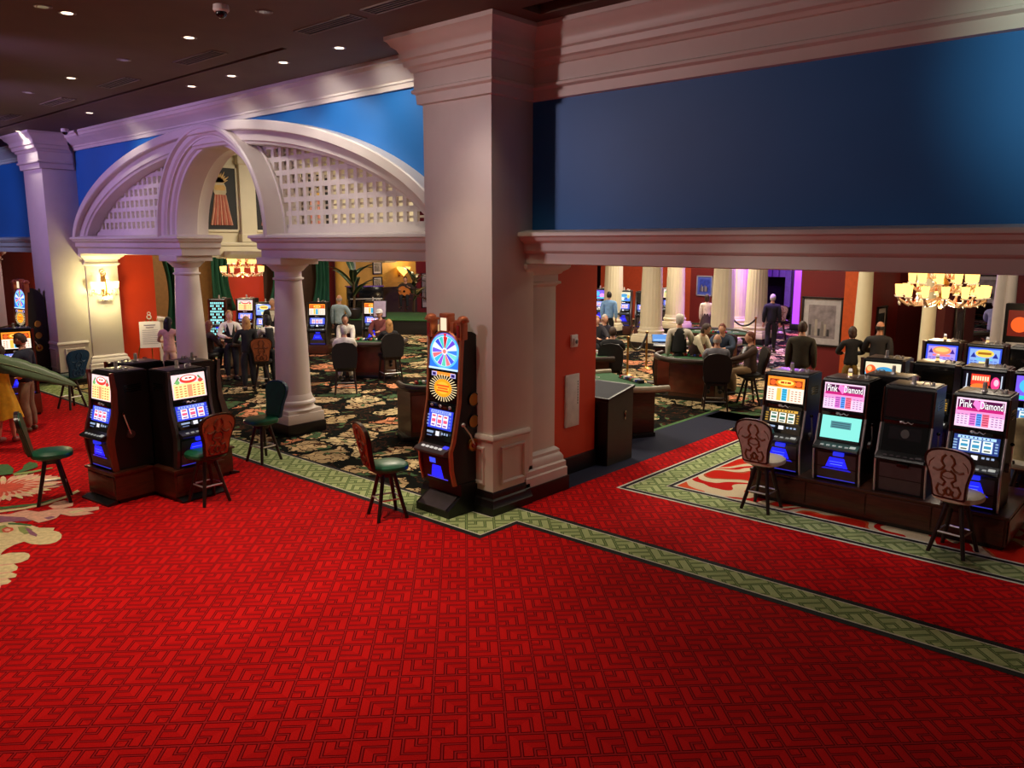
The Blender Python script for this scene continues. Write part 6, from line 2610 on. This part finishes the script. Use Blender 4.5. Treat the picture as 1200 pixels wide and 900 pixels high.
def palm(c, hgt, lab, n, ln, m, spread=1.0, start=.45):
    root = empty('potted_palm', c, 0, lab, 'plant', 'palms in the back room')
    b = MB()
    b.lathe([(.18, 0), (.24, .1), (.27, .36), (.24, .40), (.0, .38)], M('dark_pot', (40, 34, 32), .5), 20)
    b.build('pot', root)
    b = MB()
    b.tube([(0, 0, .36), (.03, .02, hgt * .5), (0, 0, hgt)], [.05, .045, .03], M('palm_stem', (90, 74, 48), .8), 8)
    b.build('stem', root)
    for i in range(n):
        a = 2 * PI * i / n * 1.618
        z = hgt * (start + (1 - start) * i / n)
        q = MB()
        e = .25 + .5 * rnd.random()
        leaf(q, (0, 0, z), (ln * spread * math.cos(a), ln * spread * math.sin(a), z + ln * e), .16 * ln, .3, m, .1, 0, 12)
        q.build('leaf', root, ang=60, fix=False)
    return root


p = atx(414, 335, -24.6)
palm((p.x, p.y, .565), 1.8, 'tall plant with broad dark leaves before the yellow column', 9, 1.0, LEAFD)
p = atx(484, 320, -26.6)
palm((p.x, p.y, .0), 1.9, 'bushy plant with dark glossy leaves at the right of the stage', 16, .75, LEAFD)
p = atx(420, 350, -27.2)
column(p.x - .2, p.y - .6, .28, .32, 4.2, 'round yellow column behind the broad leaved plant', .9, False, OCHRE)

# slot machines in the back room
def pedestal(ob, h, m_=None):
    m = MB()
    h = h / SLZ
    m.span(-.32, .32, -.36, .32, .05 - h, 0, m_ or WOOD, .01)
    m.span(-.29, .29, -.31, .29, -h, .05 - h, BASEB)
    return m.build('pedestal', ob)


G4 = 'slot machines in the back rooms'
rows = ((-24.6, 13.35, 'darklogo', 'checkered front slot machine beside the column behind the island'), (-24.1, 14.05, 'fruit', 'slot machine right of the checkered machine in the back room'),
        (-22.0, 15.35 - 1.9, 'gold', 'slot machine with light blue top screen left of the stout column in the back room'),
        (-20.9, 14.6, 'orange', 'slot machine with peach top screen just right of the stout column'), (-20.0, 16.0, 'orange', 'slot machine with peach top screen right of the person in pale blue'))
for x, y, t, lab in rows:
    ob = slot(t, 'blue', (x, y, .30), R(38), lab, G4, lever=False, rail='grey')
    pedestal(ob, .30)
cm = [o_ for o_ in bpy.data.objects if o_.get('label') == rows[0][3]][0]
for ch in cm.children:
    if ch.name.startswith('top_screen'):
        m = MB()
        P = Panel(m, (-.25, -.345, .10), (1, 0, 0), (0, .12, 1.2), .5, 1.22)
        P.rect(0, 0, 1, 1, GLOSS)
        P.rects([(.06 + .13 * i, .04 + .08 * j, .06 + .13 * i + .10, .04 + .08 * j + .055) for i in range(7) for j in range(12) if (i * 7 + j * 5 + i * j) % 3 != 0], E((150, 236, 236), 1.2))
        m.build('checker_front', cm, smooth=False, fix=False)
for px, py, t, lab in ((704, 335, 'violet', 'far slot machine with pale screen beside the vermilion wall edge'), (732, 337, 'comic', 'far slot machine between the first two white columns'), (786, 334, 'fruit', 'far slot machine between the grooved and the left white column'), (756, 338, 'off', 'unlit far slot machine beside the lit one between the columns')):
    p = fl(px, py, 1.75)
    ob = slot(t, 'blue', (p.x, p.y, .35), R(25), lab, G4, lever=False, rail='grey')
    pedestal(ob, .35)
# machine at the left edge behind the couple
p = fl(10, 385, 1.95)
ob = slot('orange', 'blue', (-17.95, 5.35, .42), R(75), 'slot machine with an orange screen at the left edge behind the person in the blazer', G4, lever=False, rail='wood')
pedestal(ob, .42, WOODR)

# electric fireplace look screen at the right edge
p = at(1198, 370, 21.9)
root = empty('fire_screen', (p.x, 21.9, 0), 0, 'black cabinet with an orange glowing screen at the right edge', 'cabinet')
b = MB()
b.span(-.32, .6, -.2, .08, 0, 2.0, BLACK, .015)
b.build('cabinet', root)
b = MB()
P = Panel(b, (-.24, -.205, 1.25), (1, 0, 0), (0, 0, 1), .8, .6)
P.rect(0, 0, 1, 1, E((110, 20, 10), 1.0))
P.disc(.3, .45, .22, .3, E((240, 90, 30), 1.3))
P.disc(.65, .4, .2, .25, E((220, 60, 20), 1.2))
b.build('screen', root, smooth=False, fix=False)
b = MB()
b.span(-.24, .5, -.215, -.2, .85, 1.1, PAPER, .005)
b.build('label_strip', root)


# ------------------------------------------------------------------ ceiling fittings
GL = 'recessed ceiling lights'
k = 0
desc = ['first', 'second', 'third', 'fourth', 'fifth', 'sixth', 'seventh', 'eighth', 'ninth', 'tenth']
for row, y, xs, lit in (('washer row along the cornice', 6.80, (-21.1, -17.1, -13.0, -11.75, -10.35, -9.05), True), ('middle row of the ceiling', 5.24, (-15.6, -13.75, -11.87, -10.0, -8.3), None), ('row nearest us', 3.80, (-9.9, -9.97, -7.6), None)):
    for j, x in enumerate(xs):
        yy = y + (.0 if row != 'row nearest us' else (-.25 if j == 0 else .02))
        root = empty('ceiling_light', (x, yy, CZ), 0, '%s recessed light in the %s, counted as it stands' % (desc[j], row), 'ceiling light', GL)
        root['label'] = 'small round recessed light, %s from the far pillar in the %s' % (desc[j], row)
        b = MB()
        b.lathe([(.062, -.004), (.085, -.010), (.095, -.004), (.095, .0)], M('light_rim', (120, 104, 100), .4), 24)
        b.build('trim_ring', root)
        on_ = lit or j in (1, 3)
        b = MB()
        b.cyl((0, 0, -.003), (0, 0, -.006), .06, .06, E((255, 226, 196), 3.5) if on_ else GLOSS, 20)
        b.build('lens', root)
for j, (x, y) in enumerate(((-10.95, 5.87), (-13.6, 5.88), (-16.2, 5.9), (-18.95, 5.92), (-8.2, 6.03), (-6.9, 6.0))):
    root = empty('ceiling_vent', (x, y, CZ), 0, 'slotted air vent in the dark ceiling, %s' % ('above the small arch', 'between the arch and the far pillar', 'further along toward the far pillar', 'nearest the far pillar', 'pale one close to the broad pillar', 'left of the broad pillar crown')[j], 'air vent', 'ceiling air vents')
    b = MB()
    vm = M('vent_metal', (128, 110, 96) if j < 4 else (150, 128, 100), .5)
    for a in ((-.55, .55, -.12, -.10), (-.55, .55, .10, .12), (-.55, -.53, -.12, .12), (.53, .55, -.12, .12)):
        b.span(a[0], a[1], a[2], a[3], -.012, 0, vm)
    b.build('frame', root)
    b = MB()
    b.span(-.53, .53, -.10, .10, -.004, -.001, CEILD)
    for i in range(3):
        b.span(-.53, .53, -.055 + i * .05, -.045 + i * .05, -.010, -.002, vm)
    b.build('slats', root)
for j, (x, y, lab) in enumerate(((-8.43, 4.80, 'white dome camera at the top edge of the ceiling'), (-19.9, 7.35, 'white dome camera in the corner by the far pillar'))):
    root = empty('dome_camera', (x, y, CZ), 0, lab, 'camera', 'dome cameras')
    b = MB()
    b.lathe([(.08, 0), (.085, -.05), (.07, -.07)], PAPER, 24)
    b.build('housing', root)
    b = MB()
    b.sphere((0, 0, -.07), (.06, .06, .065), GLOSS, 3)
    b.build('dome', root)
WORLD, EXPO = 0.05, 0.0
# ------------------------------------------------------------------ lights
WARM = (1.0, .80, .58)
NEUT = (1.0, .90, .80)
PURP = (.62, .40, 1.0)


# main hall ceiling downlights onto the carpet
for x, y, p in ((-5.6, 2.8, 380), (-7.8, 4.2, 680), (-11.5, 2.6, 480), (-15.0, 4.4, 480), (-3.2, 4.8, 40), (-6.6, 6.3, 90), (-1.0, 3.0, 50)):
    lamp('SPOT', 'downlight', (x, y, 5.85), p, WARM, (x, y, 0), .1, 84, 1.0)
for x, y, p in ((-5.4, 10.6, 190), (-2.6, 9.4, 110), (-3.0, 12.0, 120)):
    lamp('SPOT', 'downlight', (x, y, 5.85), p, NEUT, (x, y, 0), .1, 80, .9)
# wall washers of the row near the cornice
for x in (-21.1, -17.1, -13.0, -11.75, -10.35, -9.05):
    lamp('SPOT', 'wall_washer', (x, 6.80, 5.86), 55 if x < -11 else 120, NEUT, (x - .1, 8.1, 4.6), .15, 95, .8)
lamp('SPOT', 'wall_washer', (-6.8, 5.4, 5.86), 150, WARM, (-7.0, 7.2, 1.0), .05, 50, .9)
lamp('SPOT', 'warm_wash', (-7.5, 2.0, 5.7), 260, (1, .88, .74), (-10.3, 8.0, 4.2), .15, 34, .9)  # added spot outside the washer row, warms the right lattice
# purple stage wash
for x, p in ((-20, 620), (-15.5, 560), (-12, 220)):
    lamp('SPOT', 'purple_wash', (x, 2.2, 5.6), p, PURP, (x - .5, 8.0, 4.2), .2, 70, .8)
lamp('SPOT', 'pink_wash', (-9.6, 1.2, 5.6), 420, (1.0, .70, .70), (-3.6, 8, 4.9), .15, 62, .8)
lamp('SPOT', 'pink_wash', (-9.8, 1.5, 5.6), 170, (.95, .84, 1.0), (-7.5, 7.2, 3.6), .2, 40, .8)
lamp('SPOT', 'white_wash', (0.4, 4.0, 5.7), 560, (.78, 1.0, .84), (-0.4, 8, 5.0), .15, 48, 1.0)
lamp('SPOT', 'blue_wash', (-25, 3.0, 5.6), 420, (.4, .45, 1.0), (-27, 8.0, 4.2), .2, 70, .8)  # added spot to brighten the blue wall beyond the far pillar
lamp('SPOT', 'downlight', (-4.6, 1.6, 5.85), 360, NEUT, (-3.0, 10.1, .8), .1, 21, .6)  # added narrow spot on bank and stool backs, in place of ambient light
# gaming room
for x, y, p in ((-10.5, 12.5, 220), (-14.5, 12.5, 190), (-20.5, 11.5, 70), (-25, 12, 170), (-12, 17, 170), (-8, 17, 160), (-17, 18, 160), (-23, 18, 180), (-14, 24, 360), (-8, 24, 60), (-3, 16, 100), (-4, 21, 120), (-17, 27, 330), (-26, 8.8, 130)):
    lamp('AREA', 'room_light', (x, y, 5.6), p, (1.0, .86, .66), (x, y, 0), 1.2)
lamp('POINT', 'purple_light', (-12.6, 30.4, 2.8), 500, (.5, .12, 1.0), None, .2)
lamp('SPOT', 'frieze_light', (-13.4, 11.6, 5.7), 90, (1, .9, .66), (-18, 11.6, 4.4), .1, 70, .8)  # added unseen spot to brighten the tassel wall
lamp('SPOT', 'purple_light', (-12.4, 27.5, 4.6), 1600, (.5, .16, 1.0), (-12.2, 26.2, 0), .2, 100, .8)

lamp('POINT', 'bay_light', (-25.5, 8.9, 4.3), 60, (1.0, .8, .6), None, .2)  # added unseen lamp to brighten the vermilion wall of the left bay
lamp('SPOT', 'purple_light', (-11.0, 24.0, 4.6), 1500, (.5, .2, 1.0), (-10.6, 23.4, 0), .2, 80, .9)
# ------------------------------------------------------------------ camera, world, view
cam = bpy.data.cameras.new('camera')
cam.sensor_width = 36
cam.lens = FPX / 1200 * 36
cam.clip_end = 200
co = bpy.data.objects.new('camera', cam)
COL.objects.link(co)
co.location = (0, 0, CAMZ)
co.rotation_euler = (PI / 2 - PITCH, 0, HEAD)
SC.camera = co
W = bpy.data.worlds.new('world')
SC.world = W
W.use_nodes = True
bg = W.node_tree.nodes['Background']
bg.inputs['Color'].default_value = (1.0, .80, .72, 1)
bg.inputs['Strength'].default_value = WORLD
SC.view_settings.view_transform = 'Standard'
SC.view_settings.look = 'None'
SC.view_settings.gamma = 1.0
SC.view_settings.use_curve_mapping = False
SC.view_settings.exposure = EXPO
SC.cycles.use_denoising = True
SC.cycles.sample_clamp_indirect = 4.0
SC.cycles.max_bounces = 6
